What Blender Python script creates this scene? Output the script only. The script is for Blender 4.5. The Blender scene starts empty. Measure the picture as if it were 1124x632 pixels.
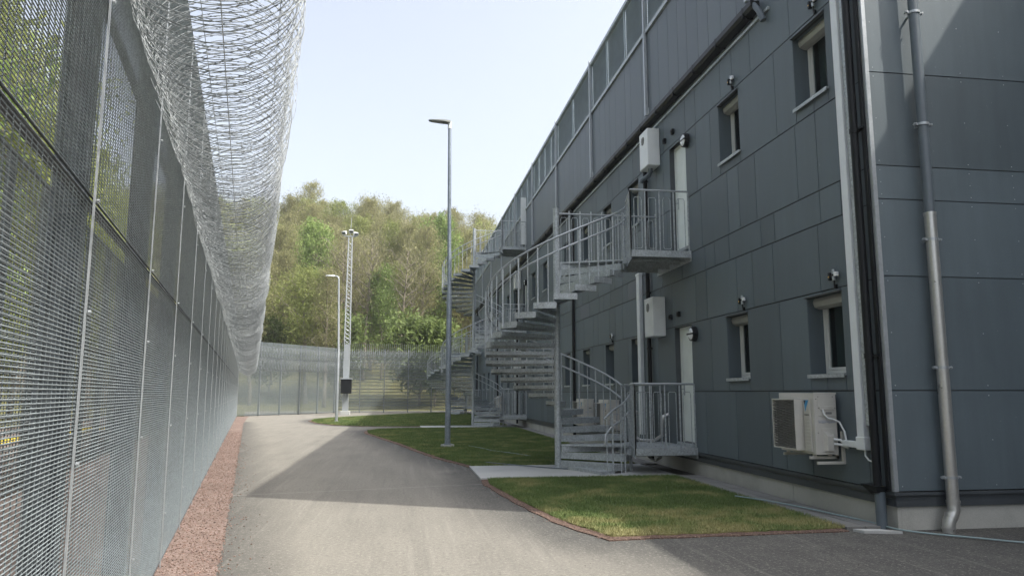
import bpy, math, random
import numpy as np
from mathutils import Vector, Matrix, noise
R = math.radians
rnd = random.Random(7)
S = bpy.context.scene
C = S.collection

# ------------------------------------------------------------------ materials
def newmat(name):
    m = bpy.data.materials.new(name); m.use_nodes = True
    nt = m.node_tree
    return m, nt, nt.nodes['Principled BSDF']
def N(nt, t, **k):
    n = nt.nodes.new(t)
    for a, v in k.items():
        if a.startswith('i_'): n.inputs[a[2:].replace('_', ' ')].default_value = v
        else: setattr(n, a, v)
    return n
def noisenode(nt, coord, scale, detail=4, rough=.55, dims='3D'):
    n = N(nt, 'ShaderNodeTexNoise'); n.inputs['Scale'].default_value = scale
    n.inputs['Detail'].default_value = detail; n.inputs['Roughness'].default_value = rough
    nt.links.new(coord, n.inputs['Vector']); return n
def ramp(nt, fac, stops):
    r = N(nt, 'ShaderNodeValToRGB'); el = r.color_ramp.elements
    while len(el) > 1: el.remove(el[-1])
    el[0].position = stops[0][0]; el[0].color = (*stops[0][1], 1)
    for p, c in stops[1:]:
        e = el.new(p); e.color = (*c, 1)
    nt.links.new(fac, r.inputs['Fac']); return r
def mix(nt, fac, a, b, mode='MIX'):
    m = N(nt, 'ShaderNodeMix', data_type='RGBA', blend_type=mode)
    for s, v in ((0, fac), (6, a), (7, b)):
        if hasattr(v, 'links') or hasattr(v, 'is_linked'): nt.links.new(v, m.inputs[s])
        elif s == 0: m.inputs[0].default_value = v
        else: m.inputs[s].default_value = (*v, 1)
    return m.outputs[2]
def math_(nt, op, a, b=None, clamp=False):
    m = N(nt, 'ShaderNodeMath', operation=op); m.use_clamp = clamp
    for i, v in enumerate((a, b)):
        if v is None: continue
        if hasattr(v, 'is_linked'): nt.links.new(v, m.inputs[i])
        else: m.inputs[i].default_value = v
    return m.outputs[0]
def bump(nt, bs, h, strength=.3, dist=.01):
    b = N(nt, 'ShaderNodeBump'); b.inputs['Strength'].default_value = strength; b.inputs['Distance'].default_value = dist
    nt.links.new(h, b.inputs['Height']); nt.links.new(b.outputs[0], bs.inputs['Normal'])
def simple(name, col, rough=.5, metal=0., var=.12, scale=3., bumpy=0., spec=.5, island=0.):
    m, nt, bs = newmat(name)
    tc = N(nt, 'ShaderNodeTexCoord').outputs['Object']
    n = noisenode(nt, tc, scale, 5)
    lo = tuple(c * (1 - var) for c in col); hi = tuple(min(1, c * (1 + var)) for c in col)
    r = ramp(nt, n.outputs['Fac'], [(.3, lo), (.7, hi)])
    out = r.outputs[0]
    if island:
        g = N(nt, 'ShaderNodeNewGeometry').outputs['Random Per Island']
        f = math_(nt, 'ADD', math_(nt, 'MULTIPLY', g, island * 2), 1 - island)
        v = N(nt, 'ShaderNodeVectorMath', operation='SCALE')
        nt.links.new(out, v.inputs[0]); nt.links.new(f, v.inputs['Scale']); out = v.outputs[0]
    nt.links.new(out, bs.inputs['Base Color'])
    n2 = noisenode(nt, tc, scale * 7, 3)
    rr = math_(nt, 'ADD', math_(nt, 'MULTIPLY', n2.outputs['Fac'], .2), rough - .1, True)
    nt.links.new(rr, bs.inputs['Roughness'])
    bs.inputs['Metallic'].default_value = metal
    bs.inputs['Specular IOR Level'].default_value = spec
    if bumpy: bump(nt, bs, n2.outputs['Fac'], bumpy)
    return m

def galv(name, col=(.36, .39, .41), metal=.55, rough=.5, mot=.28):
    m, nt, bs = newmat(name)
    tc = N(nt, 'ShaderNodeTexCoord').outputs['Object']
    v = N(nt, 'ShaderNodeTexVoronoi'); v.inputs['Scale'].default_value = 38; nt.links.new(tc, v.inputs['Vector'])
    n = noisenode(nt, tc, 5, 5)
    f = math_(nt, 'ADD', math_(nt, 'MULTIPLY', v.outputs['Color'], .45), math_(nt, 'MULTIPLY', n.outputs['Fac'], .55))
    r = ramp(nt, f, [(.25, tuple(c * (1 - mot) for c in col)), (.75, tuple(min(1, c * (1 + mot * .9)) for c in col))])
    nt.links.new(r.outputs[0], bs.inputs['Base Color'])
    bs.inputs['Metallic'].default_value = metal
    rr = math_(nt, 'ADD', math_(nt, 'MULTIPLY', n.outputs['Fac'], .3), rough - .15, True)
    nt.links.new(rr, bs.inputs['Roughness'])
    return m

M = {}
M['galv'] = galv('galvanised_steel', (.40, .435, .45), .4)
M['galv_light'] = galv('bright_galvanised_steel', (.40, .43, .45), .5, .42, .1)
M['mesh'] = galv('welded_mesh_steel', (.24, .278, .292), .3, .5)
M['mesh_far'] = galv('distant_mesh_steel', (.17, .20, .205), .3, .55)
M['mesh_outer'] = galv('weathered_mesh_steel', (.13, .15, .155), .3, .55)
M['razor'] = galv('razor_wire_steel', (.27, .295, .305), .3, .45)
M['silver'] = galv('shiny_duct_metal', (.52, .52, .50), .7, .33, .07)
M['pole'] = galv('lamp_pole_steel', (.22, .26, .30), .4, .5)
M['black'] = simple('black_plastic_coating', (.008, .010, .012), .45, spec=.25)
M['darkmetal'] = simple('dark_flashing', (.06, .07, .078), .45)
M['slatepipe'] = simple('slate_painted_pipe', (.1, .125, .145), .42)
M['white'] = simple('white_painted_metal', (.72, .75, .75), .4, var=.05)
M['duct'] = simple('white_cable_duct', (.68, .72, .74), .42, var=.07)
M['cream'] = simple('cream_unit_casing', (.50, .49, .45), .5, var=.06)
M['creamdark'] = simple('grille_grey', (.2, .2, .19), .6)
M['door'] = simple('pale_door_paint', (.74, .79, .75), .45, var=.06)
M['frame'] = simple('white_window_frame', (.62, .64, .62), .45, var=.06)
M['shutter'] = simple('grey_shutter_box', (.30, .31, .30), .5, var=.08)
M['blue'] = simple('blue_mark', (.03, .25, .5), .4)
M['ink'] = simple('blue_ink', (.18, .24, .45), .6)
M['inkblack'] = simple('black_ink', (.02, .02, .02), .6)
M['louvre'] = simple('grey_louvre', (.36, .43, .46), .45, .2)
M['lens'] = simple('milky_lens', (.75, .78, .8), .25, var=.04)
M['amber'] = simple('amber_lens', (.6, .35, .05), .3)
M['lampdark'] = simple('dark_green_grey_head', (.09, .105, .095), .5)
M['hose'] = simple('pale_blue_green_hose', (.24, .32, .33), .4)
M['yellow'] = simple('yellow_paint', (.75, .58, .04), .6)

# glass
m, nt, bs = newmat('window_glass'); bs.inputs['Base Color'].default_value = (.01, .014, .016, 1)
bs.inputs['Roughness'].default_value = .04; bs.inputs['Specular IOR Level'].default_value = .7
tr_ = N(nt, 'ShaderNodeBsdfTransparent'); tr_.inputs[0].default_value = (.75, .85, .85, 1); ms_ = N(nt, 'ShaderNodeMixShader'); ms_.inputs[0].default_value = .6
nt.links.new(bs.outputs[0], ms_.inputs[1]); nt.links.new(tr_.outputs[0], ms_.inputs[2]); nt.links.new(ms_.outputs[0], nt.nodes['Material Output'].inputs['Surface']); M['glass'] = m
M['curtain'] = simple('pale_curtain', (.5, .52, .5), .8)

# fibre cement cladding
def cladding(name, col, island=.05, rough=.55, streak=.1):
    m, nt, bs = newmat(name)
    tc = N(nt, 'ShaderNodeTexCoord').outputs['Object']
    mp = N(nt, 'ShaderNodeMapping'); mp.inputs['Scale'].default_value = (6, 6, .7); nt.links.new(tc, mp.inputs[0])
    n = noisenode(nt, mp.outputs[0], 1.0, 6, .6)
    n3 = noisenode(nt, tc, .6, 4, .6)
    fine = noisenode(nt, tc, 160, 2)
    f = math_(nt, 'ADD', math_(nt, 'MULTIPLY', n.outputs['Fac'], .5), math_(nt, 'MULTIPLY', n3.outputs['Fac'], .5))
    r = ramp(nt, f, [(.3, tuple(c * (1 - streak) for c in col)), (.7, tuple(c * (1 + streak) for c in col))])
    g = N(nt, 'ShaderNodeNewGeometry').outputs['Random Per Island']
    fac = math_(nt, 'ADD', math_(nt, 'MULTIPLY', g, island * 2), 1 - island)
    fac = math_(nt, 'MULTIPLY', fac, math_(nt, 'ADD', math_(nt, 'MULTIPLY', fine.outputs['Fac'], .3), .85))
    v = N(nt, 'ShaderNodeVectorMath', operation='SCALE'); nt.links.new(r.outputs[0], v.inputs[0]); nt.links.new(fac, v.inputs['Scale'])
    # scattered pale dust specks
    sp = noisenode(nt, tc, 28, 2, .5)
    spk = ramp(nt, sp.outputs['Fac'], [(.74, (0, 0, 0)), (.78, (1, 1, 1))])
    o = mix(nt, math_(nt, 'MULTIPLY', spk.outputs[0], .35), v.outputs[0], (.3, .33, .35))
    nt.links.new(o, bs.inputs['Base Color'])
    rr = math_(nt, 'ADD', math_(nt, 'MULTIPLY', f, .3), rough - .15, True); nt.links.new(rr, bs.inputs['Roughness'])
    bs.inputs['Specular IOR Level'].default_value = .45
    bump(nt, bs, fine.outputs['Fac'], .12, .004)
    return m
M['clad'] = cladding('slate_cladding_panel', (.092, .120, .136), .15, .55, .17)
M['clad_top'] = cladding('upper_metal_panel', (.105, .13, .15), .06, .5, .14)
M['clad_pale'] = cladding('paler_cladding_panel', (.11, .128, .15), .04)

# concrete
def concrete(name, col, var=.16, sc=1.4):
    m, nt, bs = newmat(name)
    tc = N(nt, 'ShaderNodeTexCoord').outputs['Object']
    a = noisenode(nt, tc, sc, 8, .65); b = noisenode(nt, tc, 90, 3)
    r = ramp(nt, a.outputs['Fac'], [(.28, tuple(c * (1 - 2 * var) for c in col)), (.5, col), (.75, tuple(c * (1 + var) for c in col))])
    o = mix(nt, .25, r.outputs[0], ramp(nt, b.outputs['Fac'], [(.3, tuple(c * .6 for c in col)), (.7, tuple(c * 1.3 for c in col))]).outputs[0])
    nt.links.new(o, bs.inputs['Base Color']); bs.inputs['Roughness'].default_value = .85
    bump(nt, bs, b.outputs['Fac'], .3, .004)
    return m
M['concrete'] = concrete('plinth_concrete', (.42, .42, .385))
M['slab'] = concrete('pale_slab_concrete', (.42, .43, .42), .06)
M['paver'] = concrete('paver_concrete', (.2, .2, .19), .2)

def asphalt():
    m, nt, bs = newmat('dusty_asphalt')
    geo = N(nt, 'ShaderNodeNewGeometry').outputs['Position']
    sx = N(nt, 'ShaderNodeSeparateXYZ'); nt.links.new(geo, sx.inputs[0]); X, Y = sx.outputs[0], sx.outputs[1]
    mp = N(nt, 'ShaderNodeMapping'); mp.inputs['Scale'].default_value = (1.3, .22, 1); mp.inputs['Rotation'].default_value = (0, 0, R(-7)); nt.links.new(geo, mp.inputs[0])
    big = noisenode(nt, geo, .45, 6, .6); streak = noisenode(nt, mp.outputs[0], 1.6, 6, .6); fine = noisenode(nt, geo, 70, 4, .7)
    mid = noisenode(nt, geo, 3.2, 6, .7)
    # attribute: distance to the nearest asphalt edge, stored per vertex as 'wear'
    at = N(nt, 'ShaderNodeAttribute', attribute_name='wear').outputs['Fac']
    d = math_(nt, 'ADD', at, math_(nt, 'MULTIPLY', math_(nt, 'SUBTRACT', streak.outputs['Fac'], .5), .5))
    d = math_(nt, 'ADD', d, math_(nt, 'MULTIPLY', math_(nt, 'SUBTRACT', mid.outputs['Fac'], .5), .35), True)
    dust = ramp(nt, big.outputs['Fac'], [(.3, (.205, .193, .165)), (.5, (.232, .219, .187)), (.72, (.262, .247, .21))])
    dustc = mix(nt, .35, dust.outputs[0], ramp(nt, streak.outputs['Fac'], [(.3, (.13, .125, .112)), (.7, (.25, .24, .212))]).outputs[0])
    black = ramp(nt, mid.outputs['Fac'], [(.3, (.022, .024, .026)), (.7, (.05, .052, .052))])
    c = mix(nt, d, black.outputs[0], dustc)
    c = mix(nt, .3, c, ramp(nt, fine.outputs['Fac'], [(.25, (.02, .02, .02)), (.5, (.13, .125, .112)), (.78, (.5, .48, .43))]).outputs[0])
    # coarser grit, oil spots and scuffs
    spot = noisenode(nt, geo, 9, 3, .6); grit = noisenode(nt, geo, 26, 3, .7)
    c = mix(nt, math_(nt, 'MULTIPLY', ramp(nt, spot.outputs['Fac'], [(.6, (0, 0, 0)), (.7, (1, 1, 1))]).outputs[0], .35), c, (.10, .097, .088))
    c = mix(nt, math_(nt, 'MULTIPLY', ramp(nt, grit.outputs['Fac'], [(.55, (0, 0, 0)), (.66, (1, 1, 1))]).outputs[0], .45), c, (.34, .325, .285))
    c = mix(nt, math_(nt, 'MULTIPLY', ramp(nt, grit.outputs['Fac'], [(.34, (1, 1, 1)), (.45, (0, 0, 0))]).outputs[0], .45), c, (.085, .082, .075))
    mp2 = N(nt, 'ShaderNodeMapping'); mp2.inputs['Scale'].default_value = (5, .16, 1); mp2.inputs['Rotation'].default_value = (0, 0, R(-9)); nt.links.new(geo, mp2.inputs[0])
    scf = noisenode(nt, mp2.outputs[0], 1.5, 5, .65)
    c = mix(nt, math_(nt, 'MULTIPLY', ramp(nt, scf.outputs['Fac'], [(.56, (0, 0, 0)), (.68, (1, 1, 1))]).outputs[0], .22), c, (.1, .097, .09))
    c = mix(nt, math_(nt, 'MULTIPLY', ramp(nt, scf.outputs['Fac'], [(.34, (1, 1, 1)), (.44, (0, 0, 0))]).outputs[0], .2), c, (.31, .3, .265))
    # paving joints running across the road
    for (m_, b_, w_, c_, k_) in ((.22, 13.10, .022, (.42, .41, .38), .55), (-.09, 20.4, .03, (.12, .115, .10), .4), (.05, 29.5, .03, (.12, .115, .10), .35)):
        ln = math_(nt, 'SUBTRACT', Y, math_(nt, 'ADD', math_(nt, 'MULTIPLY', X, m_), b_))
        ln = math_(nt, 'ADD', ln, math_(nt, 'MULTIPLY', math_(nt, 'SUBTRACT', mid.outputs['Fac'], .5), .08))
        msk = math_(nt, 'SUBTRACT', 1.0, math_(nt, 'DIVIDE', math_(nt, 'ABSOLUTE', ln), w_), True)
        c = mix(nt, math_(nt, 'MULTIPLY', msk, k_), c, c_)
    nt.links.new(c, bs.inputs['Base Color']); bs.inputs['Roughness'].default_value = .88
    bs.inputs['Specular IOR Level'].default_value = .3
    bump(nt, bs, fine.outputs['Fac'], .5, .006)
    return m
M['asphalt'] = asphalt()

def speckle(name, cols, sc=60, big=1.2, bmp=.8):
    m, nt, bs = newmat(name)
    geo = N(nt, 'ShaderNodeNewGeometry').outputs['Position']
    v = N(nt, 'ShaderNodeTexVoronoi'); v.inputs['Scale'].default_value = sc; nt.links.new(geo, v.inputs['Vector'])
    b = noisenode(nt, geo, big, 6, .65)
    f = math_(nt, 'ADD', math_(nt, 'MULTIPLY', v.outputs['Color'], .5), math_(nt, 'MULTIPLY', b.outputs['Fac'], .5))
    r = ramp(nt, f, [(.2, cols[0]), (.5, cols[1]), (.8, cols[2])])
    nt.links.new(r.outputs[0], bs.inputs['Base Color']); bs.inputs['Roughness'].default_value = .92
    bs.inputs['Specular IOR Level'].default_value = .2
    bump(nt, bs, v.outputs['Distance'], bmp, .012)
    return m
M['redgravel'] = speckle('red_gravel', ((.08, .057, .048), (.19, .14, .12), (.33, .262, .232)))
M['edging'] = speckle('brown_red_edging', ((.06, .038, .03), (.12, .08, .063), (.2, .145, .12)), 45)
M['pinkgravel'] = speckle('pinkish_gravel', ((.1, .085, .075), (.17, .14, .125), (.26, .21, .19)), 30)
M['ground'] = speckle('rough_ground', ((.06, .06, .025), (.12, .12, .045), (.2, .18, .08)), 3, .15, .2)

def grassmat(name, blade):
    m, nt, bs = newmat(name)
    geo = N(nt, 'ShaderNodeNewGeometry'); pos = geo.outputs['Position']
    a = noisenode(nt, pos, 1.1, 5, .65); b = noisenode(nt, pos, 30, 3)
    sx = N(nt, 'ShaderNodeSeparateXYZ'); nt.links.new(pos, sx.inputs[0])
    # yellower turf towards the near edge of the first lawn
    near = math_(nt, 'MULTIPLY', math_(nt, 'SUBTRACT', 10.6, sx.outputs[1]), .36, True)
    f = math_(nt, 'ADD', math_(nt, 'MULTIPLY', math_(nt, 'SUBTRACT', a.outputs['Fac'], .5), 1.7), math_(nt, 'ADD', .5, math_(nt, 'MULTIPLY', near, .3)))
    g = ramp(nt, f, [(.3, (.055, .105, .03)), (.5, (.09, .155, .045)), (.62, (.17, .21, .075)), (.78, (.36, .32, .155))])
    o = mix(nt, .3, g.outputs[0], ramp(nt, b.outputs['Fac'], [(.3, (.03, .06, .015)), (.7, (.19, .24, .09))]).outputs[0])
    if not blade: o = mix(nt, .25, o, (.08, .065, .035))
    if blade:
        rp = geo.outputs['Random Per Island']
        o = mix(nt, math_(nt, 'MULTIPLY', rp, .35), o, (.2, .22, .08))
    nt.links.new(o, bs.inputs['Base Color']); bs.inputs['Roughness'].default_value = .75
    bs.inputs['Specular IOR Level'].default_value = .25
    if not blade: bump(nt, bs, b.outputs['Fac'], .8, .02)
    return m
M['turf'] = grassmat('turf', False); M['blade'] = grassmat('grass_blade', True)

def leafmat(name, c0, c1, trans=.3):
    m, nt, bs = newmat(name)
    geo = N(nt, 'ShaderNodeNewGeometry'); tc = N(nt, 'ShaderNodeTexCoord').outputs['Object']
    oi = N(nt, 'ShaderNodeObjectInfo').outputs['Random']
    n = noisenode(nt, tc, .5, 3)
    f = math_(nt, 'ADD', math_(nt, 'MULTIPLY', geo.outputs['Random Per Island'], .45), math_(nt, 'ADD', math_(nt, 'MULTIPLY', n.outputs['Fac'], .35), math_(nt, 'MULTIPLY', oi, .25)))
    r = ramp(nt, f, [(.2, c0), (.8, c1)])
    nt.links.new(r.outputs[0], bs.inputs['Base Color']); bs.inputs['Roughness'].default_value = .65
    bs.inputs['Specular IOR Level'].default_value = .2
    tr = N(nt, 'ShaderNodeBsdfTranslucent'); nt.links.new(r.outputs[0], tr.inputs['Color'])
    ms = N(nt, 'ShaderNodeMixShader'); ms.inputs[0].default_value = trans
    nt.links.new(bs.outputs[0], ms.inputs[1]); nt.links.new(tr.outputs[0], ms.inputs[2])
    nt.links.new(ms.outputs[0], nt.nodes['Material Output'].inputs['Surface'])
    return m
M['leaf_olive'] = leafmat('budding_olive_twigs', (.172, .174, .082), (.35, .345, .168), .42)
M['leaf_yellow'] = leafmat('young_yellow_green_leaves', (.17, .205, .06), (.35, .39, .14), .45)
M['leaf_green'] = leafmat('fresh_green_leaves', (.125, .195, .05), (.28, .37, .12), .45)
M['leaf_dark'] = leafmat('darker_green_leaves', (.08, .12, .03), (.16, .21, .07), .35)
M['bark'] = simple('pale_grey_bark', (.21, .185, .145), .85, var=.4, scale=6, bumpy=.5)

# ------------------------------------------------------------------ mesh builder
class MB:
    def __init__(s): s.v = []; s.f = []
    def add(s, vs, fs):
        o = len(s.v); s.v += [tuple(v) for v in vs]; s.f += [tuple(i + o for i in f) for f in fs]; return s
    def box(s, x0, x1, y0, y1, z0, z1, mat=None):
        vs = [(x, y, z) for z in (z0, z1) for y in (y0, y1) for x in (x0, x1)]
        if mat is not None: vs = [mat @ Vector(v) for v in vs]
        return s.add(vs, [(0, 2, 3, 1), (4, 5, 7, 6), (0, 1, 5, 4), (2, 6, 7, 3), (0, 4, 6, 2), (1, 3, 7, 5)])
    def tube(s, pts, r, n=8, caps=True, r1=None):
        pts = [Vector(p) for p in pts]; k = len(pts)
        rs = r if isinstance(r, (list, tuple)) else [r + (0 if r1 is None else (r1 - r) * i / (k - 1)) for i in range(k)]
        vs = []; up = None
        for i, p in enumerate(pts):
            t = (pts[min(i + 1, k - 1)] - pts[max(i - 1, 0)])
            if t.length < 1e-9: t = Vector((0, 0, 1))
            t.normalize()
            if up is None:
                up = Vector((0, 0, 1)) if abs(t.z) < .9 else Vector((1, 0, 0))
            a = (up - t * up.dot(t))
            if a.length < 1e-6: a = t.orthogonal()
            a.normalize(); b = t.cross(a); up = a
            for j in range(n):
                an = 2 * math.pi * j / n
                vs.append(p + (a * math.cos(an) + b * math.sin(an)) * rs[i])
        fs = [(i * n + j, i * n + (j + 1) % n, (i + 1) * n + (j + 1) % n, (i + 1) * n + j) for i in range(k - 1) for j in range(n)]
        if caps: fs += [tuple(range(n - 1, -1, -1)), tuple(range((k - 1) * n, k * n))]
        return s.add(vs, fs)
    def cyl(s, p, q, r, n=12, r1=None): return s.tube([p, q], r, n, True, r1)
    def prism(s, poly, z0, z1):
        n = len(poly)
        vs = [(x, y, z0) for x, y in poly] + [(x, y, z1) for x, y in poly]
        return s.add(vs, [tuple(range(n - 1, -1, -1)), tuple(range(n, 2 * n))] + [(i, (i + 1) % n, n + (i + 1) % n, n + i) for i in range(n)])
    def build(s, name, mat, parent=None, smooth=False, bevel=0):
        me = bpy.data.meshes.new(name)
        me.from_pydata([tuple(v) for v in s.v], [], s.f); me.update()
        if smooth:
            me.shade_smooth()
            try: me.set_sharp_from_angle(angle=R(40))
            except Exception: pass
        return link(name, me, mat, parent, bevel)
def link(name, me, mat, parent=None, bevel=0):
    o = bpy.data.objects.new(name, me); C.objects.link(o)
    if mat is not None and len(me.materials) == 0: me.materials.append(mat)
    if parent is not None: o.parent = parent
    if bevel:
        b = o.modifiers.new('bevel', 'BEVEL'); b.width = bevel; b.segments = 2; b.limit_method = 'ANGLE'
    return o
def npmesh(name, V, F):
    me = bpy.data.meshes.new(name); V = np.asarray(V, dtype=np.float32); F = np.asarray(F, dtype=np.int32)
    me.vertices.add(len(V)); me.vertices.foreach_set('co', V.ravel())
    k = F.shape[1]; me.loops.add(F.size); me.loops.foreach_set('vertex_index', F.ravel())
    me.polygons.add(len(F)); me.polygons.foreach_set('loop_start', np.arange(0, F.size, k, dtype=np.int32))
    me.update(calc_edges=True); return me
def tag(o, label=None, cat=None, group=None, kind=None):
    for k, v in (('label', label), ('category', cat), ('group', group), ('kind', kind)):
        if v: o[k] = v
    return o
def empty(name, loc=(0, 0, 0), rz=0, label=None, cat=None, group=None):
    o = bpy.data.objects.new(name, None); C.objects.link(o); o.location = loc; o.rotation_euler.z = rz
    o.empty_display_size = .3
    return tag(o, label, cat, group)
def copy_tree(o, parent=None):
    c = o.copy(); C.objects.link(c); c.parent = parent
    for ch in list(o.children): copy_tree(ch, c)
    return c
def struct(name, mb, mat): return tag(mb.build(name, mat), kind='structure')

XB = 5.76            # the long facade's plane
Y0 = 8.19            # its near corner
YE = 61.0            # its far end
# near security fence: foot of the perpendicular from the camera and direction
FD = Vector((-.1913, .9815, 0)); FN = Vector((-.9815, -.1913, 0)); F0 = FN * .70
def FP(s, a=0, z=0): return F0 + FD * s + FN * a + Vector((0, 0, z))

# ------------------------------------------------------------------ ground and roads
def terrain():
    xs = np.linspace(-190, 190, 96); ys = np.linspace(-70, 330, 101)
    V = []; F = []
    for y in ys:
        for x in xs:
            d = y - 72 + max(0, -x - 25) * .1
            t = min(1, max(0, d / 55)); t = t * t * (3 - 2 * t)
            side = min(1, max(0, (75 - x) / 75)); side = side ** .8
            z = -.012 + t * 18.5 * side + (noise.noise(Vector((x * .03, y * .03, 0))) * 2.2 * t)
            V.append((x, y, z))
    nx = len(xs)
    for j in range(len(ys) - 1):
        for i in range(nx - 1):
            a = j * nx + i; F.append((a, a + 1, a + nx + 1, a + nx))
    return V, F
TV, TF = terrain()
def ground_z(x, y):
    d = y - 72 + max(0, -x - 25) * .1
    t = min(1, max(0, d / 55)); t = t * t * (3 - 2 * t)
    side = min(1, max(0, (75 - x) / 75)) ** .8
    return -.012 + t * 18.5 * side + (noise.noise(Vector((x * .03, y * .03, 0))) * 2.2 * t)
tag(link('ground', npmesh('ground', TV, TF), M['ground']), kind='structure').data.shade_smooth()

def rl(s, a): p = FP(s, a); return (p.x, p.y)      # a measured to the left of the fence
# asphalt: a grid clipped to the yard, with a stored wear value by distance from its edges
lawn1 = [(5.2, 8.42), (2.36, 8.30), (2.05, 9.4), (1.80, 11.2), (1.60, 13.2), (1.66, 13.98), (5.2, 13.98)]
lawn2 = [(5.2, 16.42), (1.62, 16.42), (1.02, 18.6), (.55, 21.0), (.10, 23.7), (-.62, 27.2), (-1.25, 30.4), (-1.35, 32.2), (-.9, 33.6), (.2, 34.15), (5.2, 34.15)]
lawn3 = [(5.2, 36.55), (.4, 36.55), (-1.9, 37.0), (-3.3, 38.4), (-4.4, 41.0), (-5.1, 44.2), (-5.2, 46.6), (-4.4, 49.2), (-2.0, 53.6), (0.6, 57.8), (2.6, 60.4), (5.2, 60.6)]
def seg_d(p, a, b):
    ax, ay = a; bx, by = b; px, py = p
    L = (bx - ax) ** 2 + (by - ay) ** 2; t = max(0, min(1, ((px - ax) * (bx - ax) + (py - ay) * (by - ay)) / L))
    return math.hypot(px - ax - t * (bx - ax), py - ay - t * (by - ay))
def poly_d(p, poly): return min(seg_d(p, poly[i], poly[(i + 1) % len(poly)]) for i in range(len(poly)))
def build_road():
    V = []; F = []; W = []
    ss = [-14 + i * .5 for i in range(168)]; n = 64
    for s in ss:
        p = FP(s, -.48); x0, y = p.x, p.y
        for k in range(n):
            x = x0 + (28 - x0) * (k / (n - 1)) ** 1.6
            V.append((x, y, .0))
            q = (x, y)
            dl = (x - x0) * .98
            w = min(1, .1 + dl / 1.0) if s < 45 else 1
            for L, k0 in ((lawn1, .9), (lawn2, .9), (lawn3, .6)):
                d = poly_d(q, L); w = min(w, max(0, (d - .28) / k0))
            # the newer, darker paving in front of the gable
            dg = (q[0] - 1.9) + max(0, (6.6 - q[1])) * .45 * -1
            if q[1] < 8.6:
                dd = (2.15 + (8.0 - q[1]) * .30) - q[0]
                w = min(w, max(0, min(1, .4 + dd * .9)))
            if q[0] > 1.0 and 13.9 < q[1] < 16.6: w = min(w, .25)
            if q[0] < 1.7 and 33 < q[1] < 37.3 and q[0] > -1.6: w = min(w, .55)
            W.append(w)
    for j in range(len(ss) - 1):
        for i in range(n - 1):
            a = j * n + i; F.append((a, a + 1, a + n + 1, a + n))
    me = npmesh('road', V, F)
    at = me.attributes.new('wear', 'FLOAT', 'POINT'); at.data.foreach_set('value', np.array(W, dtype=np.float32))
    tag(link('road', me, M['asphalt']), kind='structure')
build_road()
def sheet(name, poly, z, mat, kind='structure'):
    mb = MB(); mb.prism(poly, z - .02, z); return tag(mb.build(name, mat), kind=kind)
def expand(poly, d):
    out = []; n = len(poly)
    ar = sum(poly[i][0] * poly[(i + 1) % n][1] - poly[(i + 1) % n][0] * poly[i][1] for i in range(n))
    sg = 1 if ar < 0 else -1
    for i in range(n):
        a, b, c = Vector(poly[i - 1]), Vector(poly[i]), Vector(poly[(i + 1) % n])
        e1 = (b - a).normalized(); e2 = (c - b).normalized()
        n1 = Vector((-e1.y, e1.x)) * sg; n2 = Vector((-e2.y, e2.x)) * sg
        m = (n1 + n2); m.normalize(); k = d / max(.5, m.dot(n1))
        out.append(tuple(b + m * k))
    return out
def densify(poly, step=.25, amp=.02):
    out = []
    for i in range(len(poly)):
        a, b = Vector(poly[i]), Vector(poly[(i + 1) % len(poly)]); k = max(1, int((b - a).length / step))
        for j in range(k):
            p = a.lerp(b, j / k); q = p + Vector((rnd.uniform(-amp, amp), rnd.uniform(-amp, amp)))
            if p.x > 5.19: q = p
            out.append(tuple(q))
    return out
for L in (lawn1, lawn2, lawn3):
    E = [(min(x, 5.2), y) for x, y in densify(expand(L, .15), .3, .025)]
    sheet('gravel_edging', E, .012, M['edging'])
    sheet('lawn', densify(L, .12, .03), .028, M['turf'])
# red gravel strip along the fence and pinkish ground beyond it
mb = MB(); pts = [(-14 + i * .12) for i in range(570)]
vs = []; 
for s in pts:
    e = rnd.uniform(-.02, .02) + .03 * noise.noise(Vector((s * .7, 0, 0))) + .02 * noise.noise(Vector((s * 3, 5, 0)))
    vs += [tuple(FP(s, .6, .010)), tuple(FP(s, -.52 + e - max(0, s - 42) * .02, .010))]
mb.add(vs, [(2 * i, 2 * i + 1, 2 * i + 3, 2 * i + 2) for i in range(len(pts) - 1)])
struct('gravel_strip', mb, M['redgravel'])
mb = MB(); mb.add([FP(-14, .6, .004), FP(56, .6, .004), FP(56, 9.5, .004), FP(-14, 9.5, .004)], [(0, 1, 2, 3)])
struct('gravel_ground', mb, M['pinkgravel'])
mb = MB(); mb.box(-.09, .09, 0, 46, 0, .14); o = mb.build('kerb', M['yellow']); o.location = (-11.4, 12, 0); o.rotation_euler.z = R(4.2)
tag(o, kind='structure')
# concrete slabs at the stair feet
for y0, y1, x0 in ((14.02, 16.38, 1.48), (34.2, 36.5, .9), (54.4, 56.8, 1.5)):
    mb = MB(); mb.box(x0, 5.3, y0, y1, -.05, .034)
    o = struct('concrete_path', mb, M['slab'])
# pavers along the plinth
mb = MB(); y = 8.35
while y < 60.5:
    if not any(a - .1 < y + .2 < b + .1 for a, b in ((14.0, 16.4), (34.2, 36.5), (54.4, 56.8))):
        for x in (5.22, 5.47):
            mb.box(x, x + .235, y, y + .39, -.03, .036 + rnd.uniform(-.004, .004))
    y += .4
struct('paving_strip', mb, M['paver'])
mb = MB(); mb.prism([(5.25, 8.28), (5.55, 8.22), (5.72, 8.05), (5.3, 8.14)], 0, .03); struct('paving_stone', mb, M['slab'])

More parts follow.
